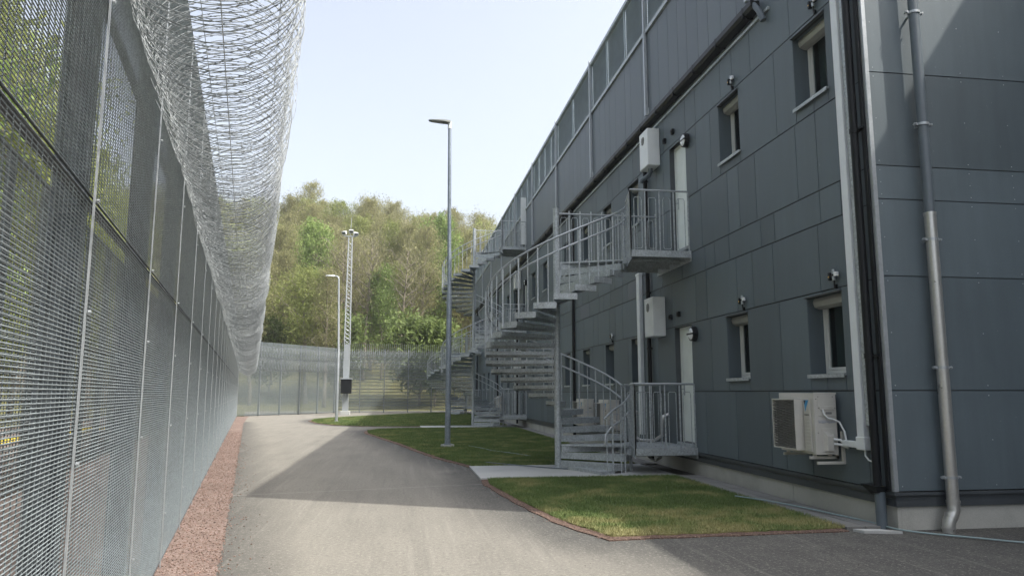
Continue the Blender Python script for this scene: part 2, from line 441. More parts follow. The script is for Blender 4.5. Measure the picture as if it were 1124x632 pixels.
# loose stones along the gravel strip and edgings
def stones(name, pts, size, mat, label):
    V = []; F = []; r_ = random.Random(len(pts))
    base = [(1, 0, 0), (-1, 0, 0), (0, 1, 0), (0, -1, 0), (0, 0, 1), (0, 0, -.6)]
    fc = [(0, 2, 4), (2, 1, 4), (1, 3, 4), (3, 0, 4), (2, 0, 5), (1, 2, 5), (3, 1, 5), (0, 3, 5)]
    for (x, y, z) in pts:
        s_ = size * r_.uniform(.35, 1.2); an = r_.uniform(0, 6.28); ca, sa = math.cos(an), math.sin(an); o = len(V)
        for (a, b, c) in base:
            a, b, c = a * s_ * r_.uniform(.7, 1.2), b * s_ * r_.uniform(.6, 1.1), c * s_ * r_.uniform(.5, .8)
            V.append((x + a * ca - b * sa, y + a * sa + b * ca, z + s_ * .25 + c))
        F += [tuple(i + o for i in f) for f in fc]
    tag(link(name, npmesh(name, V, F), mat), label, kind='stuff')
r6 = random.Random(66); P_ = []
for i in range(9000):
    s = 3 + 30 * r6.random() ** 1.7; a_ = r6.uniform(-.54, .1); p = FP(s, a_); P_.append((p.x, p.y, .010))
for i in range(500):
    s = 4 + 22 * r6.random() ** 1.5; a_ = -.5 - abs(r6.gauss(0, .16)); p = FP(s, a_); P_.append((p.x, p.y, .001))
M['stone_red'] = simple('red_stone', (.2, .135, .11), .9, var=.5, scale=20, island=.45)
stones('loose_gravel', P_, .013, M['stone_red'], 'loose reddish stones lying on the gravel strip by the left fence')
P_ = []
for L in (lawn1, lawn2):
    n = len(L)
    for i in range(n):
        a_, b_ = Vector(L[i]), Vector(L[(i + 1) % n])
        if a_.x > 5 and b_.x > 5: continue
        for k in range(int((b_ - a_).length * 130)):
            q = a_.lerp(b_, r6.random()); d_ = (b_ - a_).normalized(); nn_ = Vector((d_.y, -d_.x)); ar = -1
            cpt = Vector((3.4, sum(p[1] for p in L) / n)); 
            if nn_.dot(cpt - q) > 0: nn_ = -nn_
            q = q + nn_ * abs(r6.gauss(.08, .07))
            P_.append((q.x, q.y, .008))
stones('loose_gravel', P_, .011, M['stone_red'], 'loose brownish stones lying along the edges of the lawns')
P_ = [(r6.uniform(-3, 5), r6.uniform(3.5, 13), .001) for i in range(420)]
M['stone_grey'] = simple('grey_stone', (.16, .15, .13), .9, var=.5, scale=20, island=.5)
stones('grit', P_, .006, M['stone_grey'], 'scattered grit lying on the asphalt in the foreground')

# grass blades
def grass(name, poly, per, h, w, seed):
    rg = np.random.default_rng(seed)
    xs = [p[0] for p in poly]; ys = [p[1] for p in poly]
    A = (max(xs) - min(xs)) * (max(ys) - min(ys)); n = int(A * per)
    P = np.stack([rg.uniform(min(xs), max(xs), n), rg.uniform(min(ys), max(ys), n)], 1)
    inside = np.zeros(n, bool); j = len(poly) - 1
    for i in range(len(poly)):
        xi, yi = poly[i]; xj, yj = poly[j]
        c = ((yi > P[:, 1]) != (yj > P[:, 1])) & (P[:, 0] < (xj - xi) * (P[:, 1] - yi) / (yj - yi + 1e-12) + xi)
        inside ^= c; j = i
    P = P[inside]; n = len(P)
    a = rg.uniform(0, 2 * np.pi, n); hh = h * rg.uniform(.5, 1.25, n); ww = w * rg.uniform(.6, 1.3, n)
    la = rg.uniform(0, 2 * np.pi, n); ll = hh * rg.uniform(.1, .9, n)
    dx, dy = np.cos(a) * ww, np.sin(a) * ww
    z0 = np.full(n, .024)
    V = np.stack([np.stack([P[:, 0] - dx, P[:, 1] - dy, z0], 1), np.stack([P[:, 0] + dx, P[:, 1] + dy, z0], 1),
                  np.stack([P[:, 0] + np.cos(la) * ll, P[:, 1] + np.sin(la) * ll, z0 + hh], 1)], 1).reshape(-1, 3)
    F = np.arange(3 * n).reshape(-1, 3)
    tag(link(name, npmesh(name, V, F), M['blade']), kind='stuff', cat='grass',
        label=seed_label[seed])
seed_label = {1: 'short grass of the nearest lawn, yellowish at its front edge', 2: 'short green grass of the middle lawn around the lamp post', 3: 'short green grass of the farthest lawn by the bend of the road'}
grass('grass', expand(lawn1, .05), 4200, .042, .0045, 1); grass('grass', expand(lawn2, .05), 1300, .05, .009, 2); grass('grass', lawn3, 350, .06, .018, 3)

# ------------------------------------------------------------------ expanded mesh panel (shared)
def weld_mesh(W, H, cx, cz, w, wv_=None):
    """welded mesh: horizontal wires in front, vertical wires behind, diamond section"""
    V = []; F = []
    wv_ = wv_ or w
    nz = int(H / cz); nx = int(W / cx); o = 0
    for i in range(nz + 1):
        z = H * i / nz; r = w / 2
        ring = [(0, -r, z), (0, 0, z + r), (0, r, z), (0, 0, z - r)]
        V += [(0, a[1], a[2]) for a in ring] + [(W, a[1], a[2]) for a in ring]
        F += [(o + k, o + (k + 1) % 4, o + 4 + (k + 1) % 4, o + 4 + k) for k in range(4)]; o += 8
    for i in range(nx + 1):
        x = W * i / nx; r = wv_ / 2; y = w * .5 + wv_ * .45
        ring = [(x - r, y), (x, y - r), (x + r, y), (x, y + r)]
        V += [(a, b, 0) for a, b in ring] + [(a, b, H) for a, b in ring]
        F += [(o + k, o + (k + 1) % 4, o + 4 + (k + 1) % 4, o + 4 + k) for k in range(4)]; o += 8
    return np.array(V), np.array(F)
PW = 2.03; FH = 5.2
M['fencedark'] = galv('fence_post_steel', (.11, .125, .135), .35, .55)
def panel_mesh(name, zs, cx=.066, cz=.0168, w=.0058, bars=None):
    Vs = []; Fs = []; o = 0; MI = []
    for z0, z1 in zs:
        V, F = weld_mesh(PW - .006, z1 - z0, cx, cz, w, w * .8); V = V + np.array([.003, 0, z0]); Vs.append(V); Fs.append(F + o); o += len(V); MI += [0] * len(F)
        for (xa, xb, za, zb) in ((.004, PW - .004, z0 - .003, z0 + .003), (.004, PW - .004, z1 - .003, z1 + .003)) :
            b = MB().box(xa, xb, -.004, .006, za, zb); Vs.append(np.array(b.v)); Fs.append(np.array(b.f) + o); o += 8; MI += [1] * 6
    for z in (bars or []):
        b = MB().box(.0, PW, .012, .03, z - .03, z + .03); Vs.append(np.array(b.v)); Fs.append(np.array(b.f) + o); o += 8; MI += [0] * 6
    me = npmesh(name, np.concatenate(Vs), np.concatenate(Fs)); me.materials.append(M['mesh']); me.materials.append(M['fencedark']); me.polygons.foreach_set('material_index', np.array(MI, dtype=np.int32)); return me
mesh_near = panel_mesh('mesh_panel', [(.06, 2.44), (2.465, 5.18)])
mesh_far = panel_mesh('mesh_panel', [(.06, 2.44), (2.465, 5.18)], .15, .05, .033, None)
mesh_far.materials[0] = M['mesh_far']; mesh_out = panel_mesh('mesh_panel', [(.06, 2.44), (2.465, 5.18)], .15, .05, .018, None); mesh_out.materials[0] = M['mesh_outer']
mesh_rib = panel_mesh('mesh_panel', [(.06, 4.9)], .15, .05, .022, [.3 + .27 * i for i in range(17)])
# local frame of a fence: +X along, +Y = outward (away from the yard)
def post_mesh():
    mb = MB(); mb.box(-.04, .04, .02, .032, 0, FH); mb.box(-.04, .04, .14, .152, 0, FH); mb.box(-.005, .005, .032, .14, 0, FH)
    me = bpy.data.meshes.new('post'); me.from_pydata(mb.v, [], mb.f); me.materials.append(M['fencedark']); return me
def strip_mesh():
    mb = MB(); mb.box(-.009, .009, -.014, -.006, 0.02, FH - .02)
    for z in (.5, 1.3, 1.95, 2.45, 3.4, 4.3, 5.): mb.cyl((0, -.032, z), (0, -.02, z), .009, 8)
    me = bpy.data.meshes.new('cover_strip'); me.from_pydata([tuple(v) for v in mb.v], [], mb.f); me.materials.append(M['galv_light']); return me
pm = post_mesh(); sm = strip_mesh()
def fence(p0, p1, label, panel, group=None, strip=True, rails=(2.45, 3.42, 4.4)):
    p0 = Vector(p0); p1 = Vector(p1); d = p1 - p0; L = d.length; n = max(1, round(L / PW)); sc = (L / n) / PW
    t = empty('security_fence', (p0.x, p0.y, 0), math.atan2(d.y, d.x), label, 'fence', group)
    for i in range(n + 1):
        x = i * L / n
        o = link('post', pm, None, t); o.location = (x, 0, 0)
        if strip: o2 = link('cover_strip', sm, None, o)
        if i < n:
            o = link('mesh_panel', panel, None, t); o.location = (x, 0, 0); o.scale.x = sc
    for z in rails:
        mb = MB(); mb.box(0, L, .012, .05, z - .012, z + .012); mb.build('rail', M['fencedark'], t)
    return t
a = FP(-6.49 + .0); b = FP(54.41)
NS = -6.49
fence(FP(NS), FP(54.41), 'tall dark welded mesh fence close on the left, running along the red gravel', mesh_near)
A = (FP(54.41).x, FP(54.41).y); B = (-5.34, 61.9); Dp = (22, 66.2)
fence(A, B, 'far mesh fence left of the lattice mast, closing the end of the road', mesh_far)
fence(B, Dp, 'far ribbed fence right of the lattice mast, running behind the building', mesh_rib, rails=(4.95,))
fence(FP(-12, 2.75), FP(58, 2.75), 'second mesh fence seen dimly through the near fence on the left', mesh_out, strip=False, rails=(5.15,))

# ------------------------------------------------------------------ razor wire
def coil(name, path, rad, pitch, seg, label, thick=.0028, barb=.02, phase=0, hand=1, mat='razor', sq=1.0, start=None):
    # path(t) -> centre, rad(t) -> radius; t in metres
    rg = np.random.default_rng(int(phase * 100) + 3)
    L0, L1 = path['range']; turns = int((L1 - L0) / pitch); n = turns * seg
    t = L0 + (L1 - L0) * np.arange(n + 1) / n; an = hand * 2 * np.pi * np.arange(n + 1) / seg + phase
    d = np.array(path['dir']); nn = np.array(path['n']); c0 = np.array(path['p'])
    tw = np.interp(t, np.linspace(L0, L1, 400), np.cumsum(rg.normal(0, .012, 400)) * .25)
    wob = 1 + .03 * np.sin(t * 1.3 + phase) + .02 * np.sin(t * 3.3 + 2 * phase) + .012 * np.repeat(rg.normal(0, 1, turns + 2), seg)[:n + 1]
    r = np.array([rad(x) for x in t]) * wob
    ca = np.array([path['off'](x) for x in t])
    tt = t + .13 * np.sin(an + phase * .4 + .6 * np.sin(t * .8)) + .02 * np.sin(2 * an + t * 2.1)
    P = c0 + np.outer(tt, d) + np.outer(ca[:, 0] + r * np.cos(an), nn) + np.outer(ca[:, 1] + sq * r * np.sin(an), np.array([0, 0, 1.]))
    T = np.gradient(P, axis=0); T /= np.linalg.norm(T, axis=1)[:, None]
    rad_dir = np.outer(np.cos(an), nn) + np.outer(np.sin(an), np.array([0, 0, 1.]))
    Bn = np.cross(T, rad_dir); Bn /= np.linalg.norm(Bn, axis=1)[:, None]
    k = 3; ring = []
    for j in range(k):
        q = 2 * np.pi * j / k; ring.append(P + (rad_dir * math.cos(q) + Bn * math.sin(q)) * thick)
    V = np.stack(ring, 1).reshape(-1, 3); idx = np.arange(n)[:, None] * k; F = []
    for j in range(k):
        j2 = (j + 1) % k; F.append(np.concatenate([idx + j, idx + j2, idx + k + j2, idx + k + j], 1))
    F = np.concatenate(F)
    # barbs: a small bow-tie plate at every segment
    Pm = (P[:-1] + P[1:]) / 2; Tm = T[:-1]; Bm = Bn[:-1]; Rm = rad_dir[:-1]
    s = rg.choice([-1, 1], n)[:, None]; Wd = Bm * .8 + Rm * .6 * s
    b = barb
    Vb = np.stack([Pm - Tm * b + Wd * b * .55, Pm - Tm * .2 * b + Wd * .12 * b, Pm + Tm * .2 * b + Wd * .12 * b, Pm + Tm * b + Wd * b * .55], 1)
    Vc = np.stack([Pm - Tm * b - Wd * b * .55, Pm + Tm * b * .0 - Wd * .12 * b, Pm + Tm * b - Wd * b * .55, Pm + Tm * .0 + Wd * b * .2], 1)
    VV = np.concatenate([V, Vb.reshape(-1, 3), Vc.reshape(-1, 3)])
    o = len(V); Fb = o + np.arange(8 * n // 1).reshape(-1, 4)[:2 * n]
    return link(name, npmesh(name, VV, np.concatenate([F, Fb])), M[mat])
nearpath = dict(range=(-3.0, 53.6), dir=tuple(FD), n=tuple(FN), p=tuple(F0 + Vector((0, 0, 1.6))),
                off=lambda s: (-.435 - .003 * max(0, s), 2.24 - .009 * max(0, s)))
nr = lambda s: .44 + .0022 * max(0, s)
root = empty('razor_wire_coil', (FP(-3).x, FP(-3).y, 3.8), 0, 'big bright coil of razor wire hung along the inside of the near left fence', 'razor wire')
def inparent(o, root):
    o.parent = root; o.matrix_parent_inverse = Matrix.Translation(-Vector(root.location)); return o
for i, (ph, hd, pt, k) in enumerate(((0, 1, .105, 1.0), (2.2, -1, .15, .97), (4.1, 1, .13, .93), (1.1, -1, .30, 1.02))):
    inparent(coil('wire_loop', nearpath, lambda s, k=k: nr(s) * k, pt, 30, None, .0029, .012, ph, hd), root)
# straight carrier wires and angled brackets
mb = MB()
for a_, z_ in ((-.5, 3.36), (-.28, 4.2), (-.78, 4.15)):
    mb.tube([FP(s, a_, z_ - .006 * max(0, s)) for s in range(-3, 54, 3)], .003, 5)
inparent(mb.build('carrier_wire', M['galv_light']), root)
def farcoil(A, B, label, z=4.55, r=.42, pitch=.3, a=-.42):
    A = Vector((*A, 0)); B = Vector((*B, 0)); d = (B - A); L = d.length; d.normalize(); n = Vector((-d.y, d.x, 0))
    if True:
        t = empty('razor_wire_coil', (A.x, A.y, z), 0, label, 'razor wire')
        for i, (ph, hd, zz, aa) in enumerate(((0, 1, z, a), (2, -1, z, a), (1, 1, z - .85, a), (3, -1, z - .85, a))):
            pth = dict(range=(0.2, L - .2), dir=tuple(d), n=tuple(n), p=(A.x, A.y, 0), off=lambda s, zz=zz, aa=aa: (aa, zz))
            inparent(coil('wire_loop', pth, lambda s: r, pitch, 18, None, .007, .035, ph, hd), t)
farcoil(A, B, 'stacked razor wire coils along the top of the far fence left of the mast', 4.45)
farcoil(B, Dp, 'thin razor wire coils along the top of the far fence right of the mast', 4.75, .3, .42)
# spiked pickets topping the ribbed fence
Bv = Vector((*B, 0)); Dv = Vector((*Dp, 0)); dd = (Dv - Bv).normalized(); mb = MB()
s = .1
while s < (Dv - Bv).length:
    p = Bv + dd * s; nrm = Vector((dd.y, -dd.x, 0))
    mb.tube([p + Vector((0, 0, 4.7)), p + Vector((0, 0, 5.2)), p + nrm * .22 + Vector((0, 0, 5.6))], .014, 4); s += .17
mesh_rib.materials[0] = M['mesh_far']
ff = [o for o in bpy.data.objects if o.get('label', '').startswith('far ribbed')][0]
o = mb.build('spike_topping', M['galv_light'], ff)
o.matrix_parent_inverse = (Matrix.Translation(ff.location) @ Matrix.Rotation(ff.rotation_euler.z, 4, 'Z')).inverted()

# ------------------------------------------------------------------ building
bld = empty('building', (XB, Y0, 0), 0, 'long three storey building clad in slate grey panels along the right side', 'building')
def bp(name, mb, mat, parent=bld, smooth=False, bevel=0, kids=None):
    o = mb.build(name, M[mat] if isinstance(mat, str) else mat, parent, smooth, bevel)
    if parent is bld: o.matrix_parent_inverse = Matrix.Translation((-XB, -Y0, 0))
    return o
WIN_D = .24
wins = []; doors = []
for k in range(3):
    oy = 20.2 * k
    for (a, b) in ((9.02, 9.87), (11.74, 12.56), (17.36, 18.2), (19.8, 20.62), (22.5, 23.3), (25.2, 26.0)):
        if a + oy > 59: continue
        for z0, z1 in ((1.86, 2.94), (5.80, 6.90)): wins.append((a + oy, b + oy, z0, z1))
    for z0, z1 in ((.60, 2.97), (4.59, 6.93)): doors.append((14.22 + oy, 15.14 + oy, z0, z1))
doors.append((34.42, 35.34, 8.6, 10.95))
opens = wins + doors
def subtract(rect, opens):
    out = [rect]
    for (a, b, c, d) in opens:
        nxt = []
        for (y0, y1, z0, z1) in out:
            if b <= y0 or a >= y1 or d <= z0 or c >= z1: nxt.append((y0, y1, z0, z1)); continue
            if a > y0: nxt.append((y0, a, z0, z1))
            if b < y1: nxt.append((b, y1, z0, z1))
            yy0, yy1 = max(a, y0), min(b, y1)
            if c > z0: nxt.append((yy0, yy1, z0, c))
            if d < z1: nxt.append((yy0, yy1, d, z1))
        out = nxt
    return [r for r in out if r[1] - r[0] > .02 and r[3] - r[2] > .02]
rows = [.45, 1.63, 3.0, 3.95, 4.42, 5.58, 6.98, 8.1]
g = .007
cl = MB(); pales = []
def brk(row):
    ys = [Y0]; y = Y0
    r2 = random.Random(row * 17 + 3); pat = [.45, 1.2, .62, .45, 1.2, 1.2, .7, .5, 1.2]
    i = row * 2
    while y < YE - 1.3:
        y += pat[i % len(pat)] + r2.choice((0, 0, .1)); ys.append(y); i += 1
    ys.append(YE)
    # align breaks to the openings of this row
    for (a, b, c, d) in opens:
        if c < rows[row + 1] and d > rows[row]:
            for e in (a, b):
                ys = [y for y in ys if abs(y - e) > .2 or y in (Y0, YE)]; ys.append(e)
    return sorted(set(ys))
for k in range(len(rows) - 1):
    z0, z1 = rows[k], rows[k + 1]; ys = brk(k)
    for j in range(len(ys) - 1):
        for (a, b, c, d) in subtract((ys[j], ys[j + 1], z0, z1), opens):
            tgt = MB() if (k == 3 and (abs((a + b) / 2 - 17.4) < .8 or abs((a + b) / 2 - 22.9) < .7)) else cl
            tgt.box(XB, XB + .012, a + g, b - g, c + (g if c in rows else 0), d - (g * 1.5 if d in rows else 0))
            if tgt is not cl: pales.append(tgt)
rv = MB()
for b_ in cl.v[::8]: pass
for q in range(0, len(cl.v), 8):
    (xa, ya, za), (xb, yb2, zb) = cl.v[q], cl.v[q + 7]
    if ya > 24 or yb2 - ya < .25 or zb - za < .3: continue
    n = max(1, round((zb - za) / .45))
    for yy in (ya + .03, yb2 - .03):
        for i in range(n + 1):
            zz = za + .05 + (zb - za - .1) * i / n; rv.cyl((XB - .0025, yy, zz), (XB + .002, yy, zz), .0065, 6)
wall = bp('wall', cl, 'clad'); tag(bp('rivet', rv, 'darkmetal', wall), kind='stuff'); [bp('pale_panel', q, 'clad_pale', wall) for q in pales]
# backing behind the joints
bk = MB()
for (a, b, c, d) in subtract((Y0 + .02, YE, .45, 8.1), opens):
    bk.box(XB + .02, XB + .06, a + .001, b - .001, c, d)
bp('backing', bk, 'black', wall)
# upper storey panels + screen
up = MB(); y = Y0
ups = [o for o in opens if o[2] > 8]
post_y = [Y0 + .1 + (i) * 5.3 + 2.9 for i in range(-1, 10)]
post_y = [5.85 + 5.3 * i for i in range(1, 11)]
r3 = random.Random(5)
while y < YE - .01:
    w = r3.choice((.5, .58, .58, .64, .9)); e = min(YE, y + w)
    for (a, b, c, d) in subtract((y, e, 8.12, 10.28), ups): up.box(XB, XB + .02, a + .006, b - .006, c, d)
    y = e
uw = bp('upper_wall', up, 'clad_top')
mbk = MB()
for (a, b, c, d) in subtract((Y0 + .02, YE, 8.1, 10.3), ups): mbk.box(XB + .03, XB + .08, a, b, c, d)
bp('backing', mbk, 'black', uw)
mb = MB(); mb.box(XB - .05, XB + .1, Y0, YE, 10.3, 10.4); mb.box(XB - .05, XB + .08, Y0, YE, 11.9, 12.0); bp('screen_rail', mb, 'galv')
mb = MB(); mb.box(XB - .015, XB + .03, Y0, YE, 8.1, 8.16); bp('drip_edge', mb, 'galv')
for y in post_y:
    if y < Y0: continue
    mb = MB(); mb.box(XB - .085, XB - .02, y - .04, y + .04, 8.22, 12.05); mb.box(XB - .02, XB, y - .06, y + .06, 8.22, 8.4); bp('screen_post', mb, 'galv_light')
edges = [Y0] + [y for y in post_y if y > Y0] + [YE]
lou_id = 0
for i in range(len(edges) - 1):
    n = (4, 2, 3, 2, 4, 3)[i % 6]; w = (edges[i + 1] - edges[i]) / n
    for j in range(n):
        a = edges[i] + j * w; lou_id += 1
        mb = MB(); mb.box(XB, XB + .04, a + .005, a + .055, 10.4, 11.9)
        z = 10.42
        while z < 11.86:
            M_ = Matrix.Translation((XB + .028, 0, z)) @ Matrix.Rotation(R(-70), 4, 'Y')
            mb.box(-.024, .024, a + .055, a + w - .005, -.0015, .0015, M_); z += .05
        mb.box(XB + .05, XB + .06, a + .055, a + w - .005, 10.4, 11.9)
        bp('louvre_screen', mb, 'louvre')
# plinth and base flashing
mb = MB(); y = Y0 + .05
while y < YE:
    mb.box(XB + .05, XB + .3, y + .004, min(YE, y + 2.38) - .004, -.3, .27); y += 2.38
bp('plinth', mb, 'concrete')
mb = MB(); mb.box(XB + .02, XB + .2, Y0 + .06, YE, .272, .36); mb.box(XB - .012, XB + .03, Y0 - .012, YE, .405, .445); mb.box(XB + .03, XB + .2, Y0 + .06, YE, .362, .403)
bp('base_flashing', mb, 'darkmetal')
# gable
mb = MB(); gz = [.45, 1.63, 3.02, 3.99, 4.42, 5.65, 7.0, 8.1, 9.3, 10.3]; GX = 10.8
gxs = [XB, GX]
for k in range(len(gz) - 1):
    mb.box(XB + .045, GX, Y0, Y0 + .012, gz[k] + .007, gz[k + 1] - .007)
gw = bp('gable_wall', mb, 'clad')
mb = MB(); mb.box(XB + .06, GX, Y0 + .02, Y0 + .06, .45, 10.3); bp('backing', mb, 'black', gw)
mb = MB()
for z in gz[1:-1]: mb.box(XB + .046, GX, Y0 + .012, Y0 + .02, z - .005, z + .005)
bp('joint_strip', mb, 'darkmetal', gw)
mb = MB(); r4 = random.Random(3)
for k in range(len(gz) - 1):
    z0, z1 = gz[k], gz[k + 1]; x = XB + .10
    while x < GX:
        for z in (z0 + .06, (z0 + z1) / 2, z1 - .06):
            mb.cyl((x, Y0 - .003, z), (x, Y0 + .002, z), .007, 6)
        x += .62
y = Y0 + .3
bp('rivet', mb, 'galv', gw)
mb = MB(); mb.box(XB + .1, GX, Y0 + .05, Y0 + .3, -.3, .27); bp('plinth', mb, 'concrete', gw)
mb = MB(); mb.box(XB + .032, GX, Y0 - .014, Y0 + .018, .407, .443); mb.box(XB + .024, GX, Y0 + .022, Y0 + .055, .272, .405); bp('base_flashing', mb, 'darkmetal', gw)
mb = MB(); mb.box(XB - .006, XB + .045, Y0 - .008, Y0 + .0, .45, 12.0); mb.box(XB - .008, XB - .001, Y0 + .0, Y0 + .05, .45, 12.0)
bp('corner_trim', mb, 'galv_light')
# screen return on the gable and the wing towards the camera
mb = MB(); z = 10.42
while z < 11.86:
    M_ = Matrix.Translation((0, Y0 + .03, z)) @ Matrix.Rotation(R(48), 4, 'X')
    mb.box(XB + .05, GX, -.033, .033, -.0015, .0015, M_); z += .05
bp('louvre_screen', mb, 'louvre')
mb = MB(); mb.box(XB + .05, GX, Y0 + .06, Y0 + .1, 10.3, 12.0); bp('parapet', mb, 'clad_top')
wing = MB(); wing.box(GX, GX + 12, -22, Y0, .0, 12.0); bp('wing', wing, 'clad')
mb = MB(); mb.box(XB + .1, 24, Y0 + .1, YE, 10.2, 10.3); bp('roof', mb, 'darkmetal')
mb = MB(); mb.box(XB + .1, 24, YE - .1, YE, 0, 12.0); mb.box(23.8, 24, Y0, YE, 0, 12.0); bp('rear_wall', mb, 'clad')

# windows
for (a, b, c, d) in wins:
    mb = MB(); D = WIN_D; x = XB + .004; t = .012
    mb.box(x, x + D + .1, a - t, a, c - t, d + t); mb.box(x, x + D + .1, b, b + t, c - t, d + t)
    mb.box(x, x + D + .1, a, b, d, d + t); mb.box(x, x + D + .1, a, b, c - t, c)
    w = bp('window', mb, 'clad')
    xf = XB + D
    mb = MB(); fw = .055
    mb.box(xf, xf + .06, a, b, c, c + fw); mb.box(xf, xf + .06, a, b, d - .05, d)
    mb.box(xf, xf + .06, a, a + fw, c + fw, d - .05); mb.box(xf, xf + .06, b - fw, b, c + fw, d - .05)
    q = .04; xi = xf + .012
    mb.box(xi, xi + .04, a + fw + .006, b - fw - .006, c + fw + .006, c + fw + q); mb.box(xi, xi + .04, a + fw + .006, b - fw - .006, d - .05 - q, d - .056)
    mb.box(xi, xi + .04, a + fw + .006, a + fw + q, c + fw + q, d - .05 - q); mb.box(xi, xi + .04, b - fw - q, b - fw - .006, c + fw + q, d - .05 - q)
    bp('frame', mb, 'frame', w)
    mb = MB(); mb.box(xi + .018, xi + .024, a + fw + .02, b - fw - .02, c + fw + .02, d - .07); bp('pane', mb, 'glass', w)
    mb = MB(); nn_ = 22
    for hh in (0, 1):
        ya_, yb_ = ((a + .05, a + .3) if hh else (b - .22, b - .05)); vs = []
        for i in range(nn_ + 1):
            yy_ = ya_ + (yb_ - ya_) * i / nn_; xx_ = xf + .16 + .018 * math.sin(i * 1.6)
            vs += [(xx_, yy_, c + .02), (xx_, yy_, d)]
        mb.add(vs, [(2 * i, 2 * i + 2, 2 * i + 3, 2 * i + 1) for i in range(nn_)])
        bp('curtain', mb, 'curtain', w); mb = MB()
    mb = MB(); prof = [(xf - .02, d - .002), (xf - .13, d - .002), (xf - .15, d - .05), (xf - .13, d - .12), (xf - .06, d - .15), (xf - .004, d - .15)]
    n = len(prof); vs = [(px, a + .002, pz) for px, pz in prof] + [(px, b - .002, pz) for px, pz in prof]
    mb.add(vs, [tuple(range(n)), tuple(range(2 * n - 1, n - 1, -1))] + [(i, n + i, n + (i + 1) % n, (i + 1) % n) for i in range(n)])
    bp('shutter_box', mb, 'shutter', w)
    mb = MB(); mb.box(XB - .045, xf, a - .02, b + .02, c - .03, c - .004); mb.box(XB - .045, XB - .035, a - .02, b + .02, c - .055, c - .03); bp('sill', mb, 'galv', w)
    mb = MB(); mb.box(XB - .035, XB + .02, a - .02, b + .02, d + .003, d + .02); bp('head_flashing', mb, 'darkmetal', w)
    for o in [w] + list(w.children): pass
for (a, b, c, d) in doors:
    mb = MB(); D = .12; x = XB + .004; t = .012
    mb.box(x, x + D + .1, a - t, a, c - .05, d + t); mb.box(x, x + D + .1, b, b + t, c - .05, d + t); mb.box(x, x + D + .1, a, b, d, d + t)
    w = bp('door', mb, 'darkmetal')
    mb = MB(); f = .06; xf = XB + D
    mb.box(xf - .01, xf + .05, a, a + f, c, d); mb.box(xf - .01, xf + .05, b - f, b, c, d); mb.box(xf - .01, xf + .05, a + f, b - f, d - f, d)
    bp('frame', mb, 'door', w)
    mb = MB(); mb.box(xf, xf + .04, a + f + .004, b - f - .004, c + .01, d - f - .004)
    mb.box(xf - .006, xf, a + f + .3, a + f + .306, c + .02, d - f - .02)
    bp('leaf', mb, 'door', w, bevel=.003)
    mb = MB(); mb.box(xf - .01, xf - .001, b - .17, b - .12, c + .95, c + 1.2); mb.tube([(xf - .01, b - .145, c + 1.08), (xf - .06, b - .145, c + 1.08), (xf - .06, b - .27, c + 1.08)], .009, 8)
    bp('handle', mb, 'galv', w)
    mb = MB(); mb.box(XB - .03, xf + .05, a, b, c - .06, c - .005); bp('threshold', mb, 'galv', w)

mb = MB(); mb.box(XB - .27, XB - .002, 34.30, 34.345, 8.62, 10.92); o = bp('open_leaf', mb, 'white', w, bevel=.004)
# gutter, cable trays, pipes
mb = MB(); prof = [(0, .0), (-.13, .02), (-.16, .08), (-.16, .17), (-.14, .17), (-.02, .16), (0, .16)]
n = len(prof); ya, yb = 10.75, YE; zt = 7.86
vs = [(XB - .03 + px, ya, zt + pz) for px, pz in prof] + [(XB - .03 + px, yb, zt + pz) for px, pz in prof]
mb.add(vs, [tuple(range(n - 1, -1, -1)), tuple(range(n, 2 * n))] + [(i, (i + 1) % n, n + (i + 1) % n, n + i) for i in range(n)])
yy = ya + .3
while yy < YE: mb.box(XB - .195, XB, yy, yy + .02, zt + .0, zt + .18); yy += 1.1
bp('gutter', mb, 'black')
mb = MB(); mb.box(XB - .035, XB, Y0 + 2.3, YE, 7.74, 7.79); bp('cable_conduit', mb, 'galv')
mb = MB(); mb.tube([(XB - .12, 10.9, 8.0), (XB - .12, 10.78, 7.96), (XB - .1, 10.66, 7.8), (XB - .06, 10.6, 7.6)], .05, 10); bp('gutter_outlet', mb, 'slatepipe', smooth=True)
def pipe(pts, r, mat, name='downpipe', clampz=(), cm='galv'):
    mb = MB(); mb.tube(pts, r, 14)
    o = bp(name, mb, mat, smooth=True)
    return o
p = pipe([(XB - .07, 16.62, 7.86), (XB - .07, 16.62, .1)], .05, 'black')
mb = MB()
for z in (1.4, 2.6, 3.9, 5.2, 6.6): mb = MB(); mb.cyl((XB - .07, 16.62, z), (XB - .07, 16.62, z + .05), .058, 12); mb.box(XB - .07, XB, 16.6, 16.64, z + .01, z + .04); bp('clamp', mb, 'black', p)
mb = MB(); mb.box(XB - .09, XB - .001, 17.22, 17.44, .62, 4.48); mb.box(XB - .1, XB - .001, 17.2, 17.46, 4.44, 4.5)
bp('cable_duct', mb, 'duct', bevel=.008)
p = pipe([(XB - .06, 24.4, 7.86), (XB - .06, 24.4, .1)], .05, 'black')
for yb_ in (36.8, 44.6, 56.9): pipe([(XB - .07, yb_, 7.86), (XB - .07, yb_, .1)], .05, 'black')
mb = MB(); mb.box(XB - .09, XB - .001, 37.42, 37.64, .62, 4.4); bp('cable_duct', mb, 'duct', bevel=.008)
